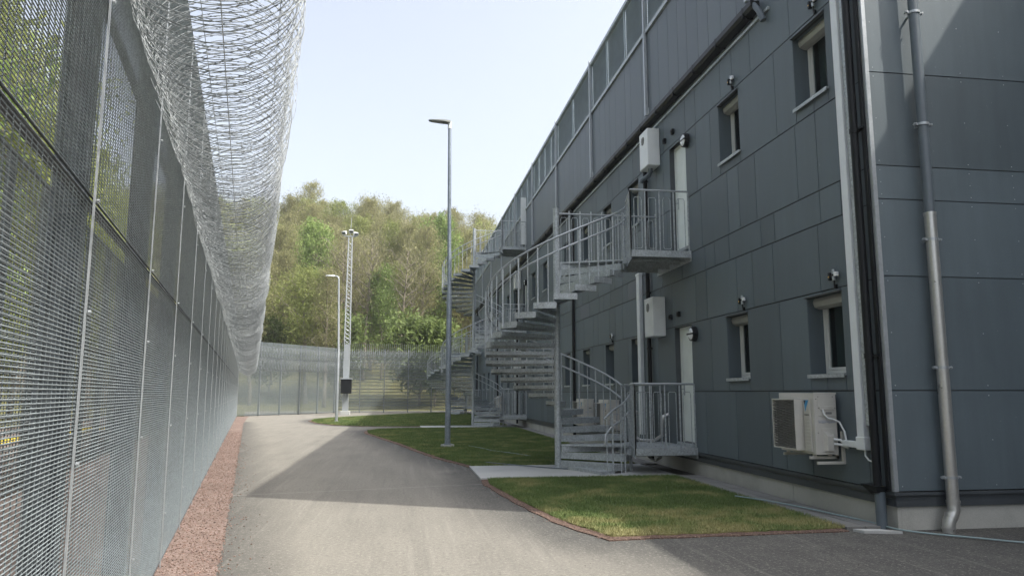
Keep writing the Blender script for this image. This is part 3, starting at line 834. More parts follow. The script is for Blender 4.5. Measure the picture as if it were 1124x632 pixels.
# near corner: white duct with elbow, black downpipes with shoe
mb = MB(); mb.box(XB - .085, XB - .001, 8.60, 8.74, .92, 10.3); dct = bp('cable_duct', mb, 'duct', bevel=.01)
mb = MB(); mb.box(XB - .084, XB - .0015, 8.745, 9.07, .915, .995); bp('duct_branch', mb, 'duct', dct, bevel=.008)
mb = MB(); mb.box(XB - .095, XB - .0012, 8.585, 8.76, .895, 1.06); bp('duct_elbow', mb, 'duct', dct, bevel=.012)
mb = MB(); mb.box(XB - .055, XB - .001, 8.52, 8.585, 1.2, 10.3); bp('duct_cover', mb, 'galv', dct)
mb = MB(); mb.tube([(XB - .05, 8.64, .9), (XB - .055, 8.635, .83), (XB - .05, 8.58, .78), (XB - .04, 8.5, .765)], .011, 8); bp('cable', mb, 'white', dct, smooth=True)
mb = MB(); mb.tube([(XB - .03, 8.52, 2.0), (XB - .03, 8.51, 1.4), (XB - .03, 8.5, .4)], .012, 8); mb.cyl((XB - .035, 8.51, 1.46), (XB - .035, 8.51, 1.54), .022, 8); bp('cable', mb, 'slatepipe', dct, smooth=True)
p = pipe([(XB - .075, 8.40, 11.0), (XB - .075, 8.40, .48)], .05, 'black')
mb = MB()
for z in (2.02, 4.9, 7.4): mb = MB(); mb.cyl((XB - .075, 8.4, z), (XB - .075, 8.4, z + .06), .058, 12); mb.box(XB - .07, XB, 8.25, 8.41, z + .02, z + .045); bp('clamp', mb, 'black', p)
mb = MB(); mb.box(XB - .04, XB - .001, 8.24, 8.30, .46, 11.0); bp('side_channel', mb, 'black', p)
mb = MB(); vs = [(XB - .16, 8.30, .5), (XB, 8.30, .5), (XB, 8.62, .5), (XB - .16, 8.62, .5), (XB - .13, 8.34, .42), (XB - .02, 8.34, .42), (XB - .02, 8.46, .40), (XB - .13, 8.46, .40)]
mb.add(vs, [(0, 3, 2, 1), (4, 5, 6, 7), (0, 1, 5, 4), (1, 2, 6, 5), (2, 3, 7, 6), (3, 0, 4, 7)]); bp('shoe', mb, 'black', p)
mb = MB(); mb.cyl((XB - .06, 8.39, .43), (XB - .06, 8.39, -.05), .062, 18); bp('standpipe', mb, 'slatepipe', p, smooth=True)
# gable downpipe
gx = 6.40; gy = Y0 - .13
mb = MB(); mb.cyl((gx + .0, gy, 12), (gx, gy, 3.78), .062, 18); p = bp('downpipe', mb, 'slatepipe', smooth=True)
mb = MB(); mb.cyl((gx, gy, 3.80), (gx, gy, .36), .068, 18); mb.cyl((gx, gy, 3.76), (gx, gy, 3.80), .074, 18)
mb.cyl((gx, gy, .36), (gx, gy, .33), .076, 18)
mb.tube([(gx, gy, .35), (gx, gy, .25), (gx - .03, gy, .19), (gx - .075, gy, .12), (gx - .085, gy, .05), (gx - .085, gy, -.02)], .07, 18)
mb.tube([(gx - .03, gy, .2), (gx - .045, gy, .17)], .076, 18); mb.cyl((gx - .085, gy, .06), (gx - .085, gy, .035), .076, 18)
bp('lower_pipe', mb, 'silver', p, smooth=True)
mb = MB()
for z in (.62, 1.9, 3.46, 4.93, 6.42):
    mb = MB(); mb.cyl((gx, gy, z - .016), (gx, gy, z + .016), .073, 18)
    mb.box(gx - .012, gx + .012, gy + .05, Y0, z - .008, z + .008)
    for s in (-1, 1): mb.box(min(gx + s * .068, gx + s * .12), max(gx + s * .068, gx + s * .12), gy - .012, gy + .012, z - .016, z + .016); mb.cyl((gx + s * .105, gy - .03, z), (gx + s * .105, gy + .03, z), .013, 8)
    bp('clamp', mb, 'galv_light', p)

# ------------------------------------------------------------------ wall-mounted things
def text_mesh(body, size, mat, parent, loc, rot, name='lettering', ext=.0006):
    cu = bpy.data.curves.new(name, 'FONT'); cu.body = body; cu.size = size; cu.extrude = ext
    ob = bpy.data.objects.new(name, cu); C.objects.link(ob); bpy.context.view_layer.update()
    me = bpy.data.meshes.new_from_object(ob); bpy.data.objects.remove(ob)
    o = link(name, me, mat, parent); me.materials.clear(); me.materials.append(mat); o.location = loc; o.rotation_euler = rot; return o
def heat_pump(y0, z0, label, full=True, gap=.06, legs=False):
    """outdoor unit; local x = out of wall is negative, y along wall"""
    t = empty('outdoor_unit', (XB, y0, z0), 0, label, 'air conditioner', 'outdoor air conditioning units')
    W, H, Dp_ = .92, .80, .31
    x1 = -gap; x0 = x1 - Dp_
    mb = MB(); mb.box(x0, x1, 0, W, 0, H); mb.box(x0 + .002, x1 + .01, -.004, .02, H - .02, H + .004)
    mb.box(x0 - .006, x0, .0, .055, 0, H)
    mb.build('casing', M['cream'], t, bevel=.012)
    mb = MB(); xg = x0 - .13; ga, gb, gz0, gz1 = .27, W - .03, .04, H - .08
    # air guide box: frame plus recessed slats
    mb.box(xg, x0 - .001, ga, ga + .015, gz0, gz1); mb.box(xg, x0 - .001, gb - .015, gb, gz0, gz1)
    mb.box(xg, x0 - .001, ga + .015, gb - .015, gz1 - .015, gz1); mb.box(xg, x0 - .001, ga + .015, gb - .015, gz0, gz0 + .015)
    gd = mb.build('air_guide', M['cream'], t)
    mb = MB(); z = gz0 + .03; k = 0
    while z < gz1 - .04:
        nn_ = 7; wd = (gb - ga - .03) / nn_
        for q in range(nn_):
            zz = z + .012 * math.sin(q * 1.7 + k * .9)
            Mx = Matrix.Translation((xg + .02, 0, zz)) @ Matrix.Rotation(R(35), 4, 'Y')
            mb.box(-.02, .02, ga + .015 + q * wd, ga + .015 + (q + 1) * wd - .004, -.002, .002, Mx)
        z += .032; k += 1
    mb.box(xg + .06, xg + .07, ga + .015, gb - .015, gz0 + .015, gz1 - .015)
    mb.build('grille', M['creamdark'], gd)
    # logo panel and vents
    mb = MB()
    mb.box(x0 - .02, x0 - .001, .075, .235, .03, H - .08)
    for i in range(9): mb.box(x0 - .026, x0 - .02, .09, .22, .09 + i * .045, .115 + i * .045)
    mb.build('front_panel', M['cream'], t, bevel=.003)
    mb = MB(); mb.add([(x0 - .0225, .215, H - .095), (x0 - .0225, .10, H - .095), (x0 - .0225, .19, H - .25)], [(0, 2, 1)]); mb.build('blue_mark', M['blue'], t)
    mb = MB(); mb.add([(x0 - .0235, .215, H - .1), (x0 - .0235, .165, H - .1), (x0 - .0235, .205, H - .16)], [(0, 2, 1)]); mb.build('black_mark', M['inkblack'], t)
    text_mesh('DAIKIN', .034, M['inkblack'], t, (x0 - .022, .215, H - .30), (R(90), 0, R(-90)))
    # side details on the near end face (-y)
    xs0, xs1 = x0 + .045, x1 - .03
    MB().box(xs0, xs1, -.006, 0, .5, .77).box(xs0 + .02, xs1 - .01, -.02, -.0065, .58, .63).build('service_cover', M['cream'], t, bevel=.004)
    MB().box(xs0 + .04, xs1 - .02, -.006, 0, .03, .34).build('lower_cover', M['cream'], t, bevel=.004)
    mb = MB(); vs = [(xs0 + .06, -.006, .05), (xs1 - .03, -.006, .05), (xs1 - .03, -.006, .27), (xs0 + .06, -.006, .30), (xs0 + .09, -.05, .05), (xs1 - .06, -.05, .05), (xs1 - .06, -.05, .24), (xs0 + .09, -.05, .24)]
    mb.add(vs, [(0, 1, 5, 4), (1, 2, 6, 5), (2, 3, 7, 6), (3, 0, 4, 7), (4, 5, 6, 7)]); mb.build('valve_cover', M['cream'], t)
    mb = MB()
    for (x, z) in ((xs0 - .02, .72), (xs0 + .01, .79 - .04), (xs1 - .02, .75), (xs0 - .01, .28), (xs0 + .01, .6), (xs1 + .01, .6)): mb.cyl((x, -.009, z), (x, -.005, z), .006, 6)
    mb.build('screw', M['inkblack'], t)
    mb = MB(); mb.tube([(xs0 + .0 + .0085 * i + .008 * math.cos(i * 1.9), -.009, .425 + .022 * math.sin(i * 1.9) * (1 if i % 7 else 1.5)) for i in range(29)], .0022, 4); mb.build('handwritten_mark', M['ink'], t)
    mb = MB(); mb.box(xs0 + .11, xs1 - .04, -.0075, -.006, .52, .55); mb.build('rating_plate', M['amber'] if False else M['creamdark'], t)
    # bracket
    mb = MB()
    for yy in (.12, W - .12): mb.box(x0 - .03, -.001, yy - .02, yy + .02, -.065, -.03); mb.box(-.035, -.001, yy - .02, yy + .02, -.06, .32); mb.cyl((x0 + .04, yy, -.03), (x0 + .04, yy, 0), .025, 10); mb.cyl((x1 - .05, yy, -.03), (x1 - .05, yy, 0), .025, 10); mb.build('wall_bracket', M['cream'], t); mb = MB()
    if not legs: mb.box(-.035, -.001, -.06, -.02, -.11, .30); mb.box(x0 - .02, -.001, -.055, -.02, -.12, -.085)
    mb.build('support_rail', M['cream'], t)
    if full:
        mb = MB(); mb.tube([(xs0 + .06, -.018, .585), (xs0 + .07, -.03, .52), (xs0 + .12, -.035, .47), (xs0 + .2, -.035, .455), (xs0 + .27, -.05, .42), (-.04, -.13, .30), (-.04, -.16, .18), (-.04, -.165, .135)], .012, 8)
        mb.build('power_cable', M['white'], t, smooth=True)
        for dz in (.13, .19):
            mb = MB(); mb.tube([(xs1 - .06, -.03, dz + .01), (x1 + .0, -.06, dz), (-.04, -.13, .14 if dz > .15 else .11), (-.04, -.19, .125 if dz > .15 else .1)], .016, 8); mb.build('refrigerant_pipe', M['white'], t, smooth=True)
    return t
heat_pump(9.20, .80, 'cream outdoor air conditioning unit hung low on the wall by the near corner')
for yy, lab in ((21.7, 'cream outdoor unit behind the near staircase, low on the wall, left of a second one'), (19.05, 'cream outdoor unit just behind the lower landing of the near staircase'),
                (41.4, 'cream outdoor unit low on the wall behind the second staircase')):
    heat_pump(yy, .62, lab, full=False, gap=.1)

def vent_box(y0, z0, label):
    t = empty('ventilation_unit', (XB, y0, z0), 0, label, 'ventilation unit', 'white ventilation boxes by the doors')
    mb = MB(); mb.box(-.30, -.002, 0, .58, 0, .88); mb.build('casing', M['white'], t, bevel=.02)
    mb = MB(); ring = []
    for i in range(20):
        an = 2 * math.pi * i / 20; ring.append((-.304, .32 + .10 * math.cos(an), .66 + .10 * math.sin(an)))
    mb.add(ring, [tuple(range(20))]); mb.build('vent_opening', M['creamdark'], t)
    mb = MB()
    for i in range(5): mb.box(-.312, -.305, .23 + .0, .41, .59 + i * .033, .602 + i * .033)
    mb.build('vent_grille', M['shutter'], t)
    return t
v1 = vent_box(15.66, 2.84, 'white ventilation box beside the ground level door by the near staircase')
v2 = vent_box(15.72, 6.76, 'white ventilation box left of the upper door above the near staircase')
mb = MB(); mb.tube([(-.14, .3, 0), (-.14, .3, -.06), (-.15, .34, -.13), (-.2, .46, -.17), (-.26, .55, -.20), (-.28, .57, -.27)], .055, 12); mb.build('elbow_pipe', M['slatepipe'], v2, smooth=True)
vent_box(35.9, 2.78, 'white ventilation box on the wall behind the second staircase, lower one')
vent_box(35.9, 6.72, 'white ventilation box on the wall behind the second staircase, upper one')
def wall_lamp(y, z, label):
    t = empty('wall_lamp', (XB, y, z), 0, label, 'wall lamp', 'round bulkhead lamps by the doors')
    def disc(name, r, x0, x1, mat, n=20, r1=None):
        mb = MB(); mb.cyl((x0, 0, 0), (x1, 0, 0), r, n, r1); return mb.build(name, M[mat], t, smooth=True, bevel=.006)
    disc('housing', .15, -.001, -.10, 'black', 24, .142)
    mb = MB(); n = 22
    for half in (0, 1):
        a0 = half * math.pi + .12; pts = []
        ringo = [(-.103, .118 * math.cos(a0 + (math.pi - .24) * i / 10), .118 * math.sin(a0 + (math.pi - .24) * i / 10)) for i in range(11)]
        ringi = [(-.125, .08 * math.cos(a0 + (math.pi - .24) * i / 10), .08 * math.sin(a0 + (math.pi - .24) * i / 10)) for i in range(11)]
        mb.add(ringo + ringi, [tuple(range(11, 22))] + [(i, i + 1, 12 + i, 11 + i) for i in range(10)] + [(10, 0, 11, 21)])
    mb.build('lens', M['lens'], t)
    mb = MB(); mb.box(-.13, -.10, -.145, .145, -.014, .014); mb.build('cross_bar', M['black'], t)
    return t
wall_lamp(14.02, 2.76, 'round black bulkhead lamp right of the ground level door by the near staircase')
wall_lamp(14.1, 6.78, 'round black bulkhead lamp right of the upper door above the near staircase')
wall_lamp(34.3, 6.78, 'round black bulkhead lamp beside the upper door behind the second staircase')
def small_box(y, z, label):
    t = tag((lambda mb: mb.build('wall_sensor', M['black'], bevel=.006))(MB().box(-.06, -.001, -.05, .05, -.055, .055).box(-.075, -.06, -.03, .03, -.03, .03)), label, 'sensor', 'small black boxes above the doors')
    t.location = (XB, y, z)
small_box(15.3, 3.22, 'small black box above the ground level door, left one of its pair'); small_box(14.82, 3.24, 'small black box above the ground level door, right one of its pair')
small_box(15.35, 7.2, 'small black box above the upper door, left one of its pair'); small_box(14.85, 7.24, 'small black box above the upper door, right one of its pair')
def detector(y, z, label):
    t = empty('detector', (XB, y, z), 0, label, 'detector', 'small detector clusters above the windows')
    mb = MB(); mb.box(-.05, -.001, -.02, .02, -.02, .06); mb.cyl((-.05, 0, .03), (-.05, 0, .14), .014, 8); mb.build('bracket', M['black'], t)
    mb = MB(); mb.cyl((-.055, 0, .13), (-.055, 0, .21), .028, 12); mb.cyl((-.055, 0, .24), (-.055, 0, .33), .032, 12, .026); mb.build('sensor_head', M['galv_light'], t, smooth=True)
    mb = MB(); mb.cyl((-.055, 0, .208), (-.055, 0, .242), .036, 12); mb.box(-.07, -.03, -.13, .1, .19, .215); mb.box(-.09, -.02, .08, .13, .14, .28); mb.build('arm', M['black'], t)
    mb = MB(); mb.box(-.1, -.05, -.15, -.065, .19, .27); mb.build('white_head', M['lens'], t, bevel=.006)
    mb = MB(); mb.box(-.095, -.09, .09, .12, .19, .215); mb.build('amber_light', M['amber'], t)
    t.scale = (.75, .75, .75); return t
for k, (y, z, lab) in enumerate(((9.10, 3.0, 'detector cluster above the nearest lower window'), (11.83, 3.0, 'detector cluster above the second lower window from the near corner'),
        (9.20, 6.98, 'detector cluster above the nearest upper window'), (11.9, 6.98, 'detector cluster above the second upper window from the near corner'),
        (19.85, 2.99, 'detector cluster above the lower window behind the near staircase'))):
    detector(y, z, lab)

# shiny insulated pipes at the lower landing
def duct_thing(pts, r, label):
    mb = MB(); mb.tube(pts, r, 12); return tag(mb.build('insulated_pipe', M['silver'], smooth=True), label, 'pipe', 'shiny pipes at the near staircase')
duct_thing([(5.28, 16.35, 1.16), (5.2, 16.45, 1.2), (5.1, 16.5, 1.14), (5.12, 16.4, .9), (5.2, 16.3, .62), (5.3, 16.2, .55), (5.5, 15.9, .56), (5.58, 15.6, .70), (5.56, 15.5, 1.0), (5.58, 15.5, 1.1), (5.7, 15.5, 1.14)], .04,
           'shiny foil wrapped pipe bent in a U behind the lower landing railing')
duct_thing([(5.0, 15.0, .42), (5.02, 14.8, .3), (5.1, 14.7, .24), (5.22, 14.75, .3), (5.3, 14.9, .42)], .03, 'short shiny V shaped pipe hanging under the lower landing')

# garden hose
mb = MB(); pts = [(5.02, 10.9, .06), (5.14, 10.5, .07), (5.31, 10.2, .06), (5.43, 9.7, .06), (5.56, 9.1, .055), (5.70, 8.6, .04), (5.74, 8.2, .03), (5.95, 7.95, .02), (6.3, 7.62, .02), (6.65, 7.3, .018), (7.2, 6.9, .018), (8.2, 6.4, .018), (9.5, 6.2, .018)]
def smooth_pts(pts, k=5):
    P = [Vector(p) for p in pts]; out = []
    for i in range(len(P) - 1):
        a, b, c, d = P[max(i - 1, 0)], P[i], P[i + 1], P[min(i + 2, len(P) - 1)]
        for j in range(k):
            t = j / k; out.append(.5 * ((2 * b) + (c - a) * t + (2 * a - 5 * b + 4 * c - d) * t * t + (3 * b - a - 3 * c + d) * t ** 3))
    return out + [P[-1]]
mb.tube(smooth_pts(pts), .010, 8); tag(mb.build('garden_hose', M['hose'], smooth=True), 'pale blue green hose lying across the lawn corner and asphalt', 'hose')
mb = MB(); mb.tube(smooth_pts([(1.9, 16.9, .06), (2.5, 16.2, .055), (3.2, 15.5, .05), (3.6, 15.35, .045), (4.3, 15.9, .045)]), .011, 6); tag(mb.build('cable', M['slatepipe'], smooth=True), 'thin dark cable lying over the pale slab at the near staircase', 'cable')
mb = MB(); mb.tube(smooth_pts([(2.0, 22.4, .05), (2.3, 21.2, .055), (2.5, 20.4, .05), (2.9, 19.4, .055), (3.2, 18.6, .05)]), .007, 6); tag(mb.build('cable', M['hose'], smooth=True), 'thin pale cable lying in the middle lawn', 'cable')

# ------------------------------------------------------------------ spiral staircases
RS = 1.55
def staircase(base, levels, label, top_up=True):
    """levels: landing heights; upward counter-clockwise round the newel"""
    t = empty('spiral_staircase', base, 0, label, 'staircase', 'galvanised spiral staircases')
    WX = XB - base[0] - .01
    topz = levels[-1]
    mb = MB(); mb.cyl((0, 0, 0), (0, 0, topz + 1.2), .07, 18); mb.cyl((0, 0, 0), (0, 0, .012), .14, 18); mb.cyl((0, 0, topz + 1.2), (0, 0, topz + 1.21), .075, 18)
    mb.build('newel_post', M['galv'], t, smooth=True)
    TH_IN, TH_OUT = R(-25), R(11)
    def P(r, th, z): return Vector((r * math.cos(th), r * math.sin(th), z))
    def tread(th0, th1, z):
        mb = MB(); o = R(1.5); a0, a1 = th0 - o, th1
        th = .006
        inner = .075
        def ring(z_): return [P(inner, a0, z_), P(RS, a0, z_), P(RS, (a0 + a1) / 2, z_), P(RS, a1, z_), P(inner, a1, z_)]
        top = ring(z); bot = ring(z - .028)
        n = 5; mb.add(top + bot, [tuple(range(5)), tuple(range(9, 4, -1))] + [(i, (i + 1) % n, n + (i + 1) % n, n + i) for i in range(n)][::1])
        def plate(p, q, zt_, zb_, off):
            d = (q - p); d.z = 0; d.normalize(); nv = Vector((-d.y, d.x, 0)) * th * off
            vs = []
            for zz in (zb_, zt_):
                for pp in (p, q):
                    for k in (0, 1): vs.append(Vector((pp.x, pp.y, zz)) + nv * k)
            mb.add(vs, [(0, 1, 3, 2), (4, 6, 7, 5), (0, 2, 6, 4), (1, 5, 7, 3), (0, 4, 5, 1), (2, 3, 7, 6)])
        plate(P(inner, a0, 0), P(RS, a0, 0), z + .003, z - .125, -1)
        plate(P(inner, a1, 0), P(RS, a1, 0), z - .002, z - .075, 1)
        plate(P(RS + .001, a0, 0), P(RS + .001, (a0 + a1) / 2, 0), z + .003, z - .12, -1)
        plate(P(RS + .001, (a0 + a1) / 2, 0), P(RS + .001, a1, 0), z + .003, z - .12, -1)
        mb.build('tread', M['galv'], t)
    def spiral_rail(th0, th1, z0, z1, h, r=RS - .01, rad=.021, name='handrail', ext0=None, ext1=None):
        n = max(6, int(abs(th1 - th0) / R(7))); pts = [P(r, th0 + (th1 - th0) * i / n, z0 + (z1 - z0) * i / n + h) for i in range(n + 1)]
        if ext0: pts = [Vector(e) for e in ext0] + pts
        if ext1: pts += [Vector(e) for e in ext1]
        mb = MB(); mb.tube(pts, rad, 10); mb.build(name, M['galv_light'], t, smooth=True)
    def baluster(p, z0, z1, w=.012, name='baluster'):
        mb = MB(); mb.box(p.x - w, p.x + w, p.y - w, p.y + w, z0, z1); mb.build(name, M['galv'], t)
    y_in = RS * math.sin(TH_IN); x_in = RS * math.cos(TH_IN)
    yF = -1.60; yB = .34; xo = 1.20
    def landing(z, up):
        poly = [(.07, -.03), (x_in, y_in), (xo, yF), (WX, yF), (WX, yB), (RS, yB), (RS * math.cos(TH_OUT), RS * math.sin(TH_OUT)), (.07, .02)]
        mb = MB(); mb.prism(poly, z - .035, z)
        t_ = .01
        mb.box(xo, WX, yF - t_, yF, z - .125, z + .012); 
        ed = Vector((x_in - xo, y_in - yF, 0)); eL = ed.length; Me = Matrix.Translation((xo, yF, 0)) @ Matrix.Rotation(math.atan2(ed.y, ed.x), 4, 'Z'); mb.box(0, eL - .02, .001, .011, z - .18, z + .015, Me); mb.box(RS + .02, WX, yB, yB + t_, z - .125, z + .012)
        for q in (.6, 1.2): mb.box(xo, WX, yF + q, yF + q + .01, z - .16, z - .036)
        mb.box(WX - .012, WX, yF - .03, yB + .03, z - .2, z + .015)
        mb.box(.07, RS * .98, -.05, -.03, z - .16, z - .036)
        mb.build('landing', M['galv'], t)
        H = 1.25
        # front railing: hooped panels
        mb = MB(); mb.tube([(x_in, y_in, z + H), (xo, yF, z + H), (WX - .04, yF, z + H)], .021, 10); mb.build('handrail', M['galv_light'], t, smooth=True)
        def bars(p, q, n, hoop=True):
            p = Vector(p); q = Vector(q); mb = MB()
            d = (q - p).normalized()
            for i in range(n + 1):
                c = p.lerp(q, i / n)
                mb.box(c.x - .014, c.x + .014, c.y - .006, c.y + .006, z - .12, z + H)
            L = (q - p).length / n
            for i in range(n):
                a = p.lerp(q, i / n) + d * L * .24; b = p.lerp(q, (i + 1) / n) - d * L * .24
                mb.tube([a + Vector((0, 0, z + .08)), a + Vector((0, 0, z + H - .20)), a + d * L * .06 + Vector((0, 0, z + H - .155)), b - d * L * .06 + Vector((0, 0, z + H - .155)), b + Vector((0, 0, z + H - .20)), b + Vector((0, 0, z + .08)), b - d * L * .06 + Vector((0, 0, z + .045)), a + d * L * .06 + Vector((0, 0, z + .045)), a + Vector((0, 0, z + .08))], .0075, 6, False)
            mb.build('railing_panel', M['galv'], t)
        bars((xo, yF, 0), (WX - .03, yF, 0), 4)
        bars((x_in, y_in - .04, 0), (xo, yF, 0), 4)
        if not up:
            mb = MB(); mb.tube([(.03, .0, z + 1.17), (.12, yB, z + 1.18), (RS, yB, z + 1.18), (WX - .02, yB, z + 1.18)], .021, 10); mb.build('handrail', M['galv_light'], t, smooth=True)
            bars((.12, yB, 0), (WX - .04, yB, 0), 9)
            mb = MB(); mb.prism([(.07, .02), (RS, yB * .9), (RS, yB), (.07, yB)], z - .035, z - .001); mb.build('landing_plate', M['galv'], t)
        else:
            bars((RS + .05, yB, 0), (WX - .04, yB, 0), 4)
            mb = MB(); mb.tube([(RS + .03, yB, z + H), (WX - .02, yB, z + H)], .021, 10); mb.build('handrail', M['galv_light'], t, smooth=True)
        # wall strut
        mb = MB(); mb.cyl((xo + .1, yF + .3, z - .14), (WX, yF + .3, z - .14), .02, 8); mb.build('support', M['galv'], t)
    # ground flight
    nl = 3; st = R(15.6); zl = levels[0]
    for i in range(1, nl):
        tread(TH_IN - st * (nl - i), TH_IN - st * (nl - i - 1), zl * i / nl)
    tread(TH_IN - st * nl + R(4), TH_IN - st * (nl - 1), .06)
    a0 = TH_IN - st * (nl - 1)
    for h in (1.16, .86):
        spiral_rail(a0, TH_IN, .19, zl, h - .12, ext0=[P(RS, a0 - R(9), .19 + h - .5), P(RS, a0 - R(9), .19 + h - .3), P(RS, a0 - R(4), .19 + h - .18)] if h < 1 else [P(RS, a0 - R(10), h - .1)], ext1=[(x_in, y_in - .08, zl + h + .04)])
    for i in range(nl):
        th = TH_IN - st * i - R(2); baluster(P(RS + .008, th, 0), 0.0, zl * (nl - i) / nl + 1.05, .014)
        th = TH_IN - st * (i + .5); baluster(P(RS + .008, th, 0), 0.0, zl * (nl - i - .5) / nl + 1.05, .01)
    # flights
    for k, zl in enumerate(levels):
        last = k == len(levels) - 1
        landing(zl, not last)
        if not last:
            z2 = levels[k + 1]; n = 21; tot = 2 * math.pi + TH_IN - TH_OUT; step = tot / n; rise = (z2 - zl) / (n + 1)
            for i in range(n):
                tread(TH_OUT + step * i, TH_OUT + step * (i + 1), zl + rise * (i + 1))
                th = TH_OUT + step * (i + .12); z = zl + rise * (i + 1)
                baluster(P(RS + .01, th, 0), z - .1, z + 1.08 + rise * .1, .013)
                th = TH_OUT + step * (i + .62); baluster(P(RS + .008, th, 0), z + .0, z + 1.10 + rise * .5, .008)
            spiral_rail(TH_OUT, TH_OUT + tot, zl + rise * .8, z2 + rise * .2, 1.1, ext1=[(x_in, y_in - .06, z2 + 1.22)], ext0=[(RS + .04, yB - .02, zl + 1.2)])
            spiral_rail(TH_OUT, TH_OUT + tot, zl + rise * .8, z2 + rise * .2, .82, name='lower_rail', r=RS - .03)
            # inner helical stringer brace
            spiral_rail(TH_OUT, TH_OUT + tot, zl + rise * .8, z2, -.02, r=.11, rad=.014, name='inner_brace')
    return t
staircase((3.30, 15.69, .034), (.49, 4.40), 'nearest galvanised spiral staircase, standing on the pale slab beside the near doors')
staircase((3.40, 35.9, .034), (.49, 4.45, 8.45), 'tallest galvanised spiral staircase, second from the camera, reaching the top storey')
staircase((3.40, 56.1, .034), (.54, 4.54), 'farthest galvanised spiral staircase, half hidden behind the lamp post')

# ------------------------------------------------------------------ lamp posts and mast
t = empty('street_lamp', (1.37, 22.35, 0), 0, 'tall grey lamp post standing in the middle lawn', 'street lamp', 'street lamps along the road')
mb = MB(); mb.prism([(.2 * math.cos(a), .2 * math.sin(a)) for a in [2 * math.pi * i / 20 for i in range(20)]], -.05, .09); mb.build('base', M['slab'], t)
mb = MB(); mb.tube([(0, 0, .05), (0, 0, 1.6), (0, 0, 4.6), (0, 0, 4.66), (-.03, 0, 7.3), (-.05, 0, 9.85)], [.085, .083, .078, .062, .056, .05], 18); mb.cyl((0, 0, .09), (0, 0, .12), .12, 18)
mb.box(-.05, .05, -.09, -.07, .9, 1.3)
mb.build('pole', M['pole'], t, smooth=True)
mb = MB(); mb.cyl((-.05, 0, 9.8), (-.05, 0, 10.02), .06, 14); mb.build('head_joint', M['duct'], t, smooth=True)
def led_head(t, x, z, L, tilt, mat='lampdark', wd=.14, dy=0):
    mb = MB(); ns = 9; vs = []; 
    for i in range(ns):
        u = i / (ns - 1); w = wd * (.55 + .45 * math.sin(math.pi * min(1, .2 + u * .75))) * (1 if u < .95 else .6); th = .075 * (1 - .65 * u)
        px, pz = -u * L, u * L * math.tan(tilt)
        vs += [(px, -w, pz), (px, w, pz), (px, w * .8, pz + th), (px, -w * .8, pz + th)]
    fs = [(0, 1, 2, 3), (4 * ns - 1, 4 * ns - 2, 4 * ns - 3, 4 * ns - 4)]
    for i in range(ns - 1):
        for j in range(4): fs.append((4 * i + j, 4 * i + 4 + j, 4 * i + 4 + (j + 1) % 4, 4 * i + (j + 1) % 4))
    mb.add(vs, fs); o = mb.build('lamp_head', M[mat], t, smooth=True); o.location = (x, dy, z); o.rotation_euler.z = 0
    mb = MB(); mb.box(-L * .85, -L * .35, -wd * .6, wd * .6, -.012, -.001, Matrix.Rotation(tilt, 4, 'Y')); l = mb.build('lens', M['shutter'], o)
    return o
led_head(t, -.03, 9.98, .68, R(4))
t = empty('street_lamp', (-3.56, 42.62, 0), 0, 'slim pale lamp post with a short arm at the tip of the far lawn', 'street lamp', 'street lamps along the road')
mb = MB(); mb.cyl((0, 0, -.05), (0, 0, .06), .17, 16); mb.build('base', M['slab'], t)
mb = MB(); mb.tube([(0, 0, 0), (0, 0, 3.9), (0, 0, 3.95), (-.12, 0, 8.0)], [.08, .075, .06, .05], 12); mb.tube([(-.12, 0, 7.98), (-.14, 0, 8.12), (-.25, 0, 8.17), (-.4, 0, 8.18)], .04, 10); mb.build('pole', M['galv_light'], t, smooth=True)
led_head(t, -.35, 8.15, .5, R(3), 'duct', .12)

t = empty('lattice_mast', (-4.12, 56.65, 0), 0, 'tall lattice mast with floodlights on top in front of the far fence', 'mast')
mb = MB(); mb.prism([(-.35, -.35), (.35, -.35), (.35, .35), (-.35, .35)], -.1, .28); mb.build('foundation', M['slab'], t, bevel=.02)
mb = MB(); mb.box(-.22, .22, -.18, .18, .28, 2.85); mb.box(-.225, .225, -.185, .185, 2.86, 4.1); mb.box(-.215, .215, -.18, .18, 4.11, 5.2); mb.build('lower_section', M['galv_light'], t, bevel=.01)
mb = MB(); w0, w1 = .21, .13; z0, z1 = 5.2, 13.4
def cw(z): return w0 + (w1 - w0) * (z - z0) / (z1 - z0)
for sx, sy in ((-1, -1), (1, -1), (1, 1), (-1, 1)): mb.tube([(sx * w0, sy * w0, z0), (sx * w1, sy * w1, z1)], .028, 6)
mb.build('mast_leg', M['galv_light'], t)
mb = MB(); z = z0; k = 0
while z < z1 - .3:
    a, b = cw(z), cw(z + .3)
    cs = [(-1, -1), (1, -1), (1, 1), (-1, 1)]
    for i in range(4):
        p, q = cs[i], cs[(i + 1) % 4]
        if k % 2: p, q = q, p
        mb.tube([(p[0] * a, p[1] * a, z), (q[0] * b, q[1] * b, z + .3)], .016, 4)
    z += .3; k += 1
mb.build('lattice', M['galv_light'], t)
mb = MB(); mb.box(-.32, .45, -.72, -.22, 1.55, 2.6); o = mb.build('cabinet', M['black'], t, bevel=.02)
mb = MB(); mb.box(-.35, .48, -.76, -.2, 2.6, 2.68); mb.build('cabinet_roof', M['galv_light'], o)
mb = MB(); mb.cyl((.0, -.45, 1.55), (-.05, -.3, 1.1), .05, 8); mb.build('cable', M['galv_light'], o)
mb = MB(); mb.box(-.5, .46, -.05, .05, 13.4, 13.48); mb.cyl((0, 0, 13.5), (.05, 0, 14.9), .02, 6); mb.build('head_beam', M['galv'], t)
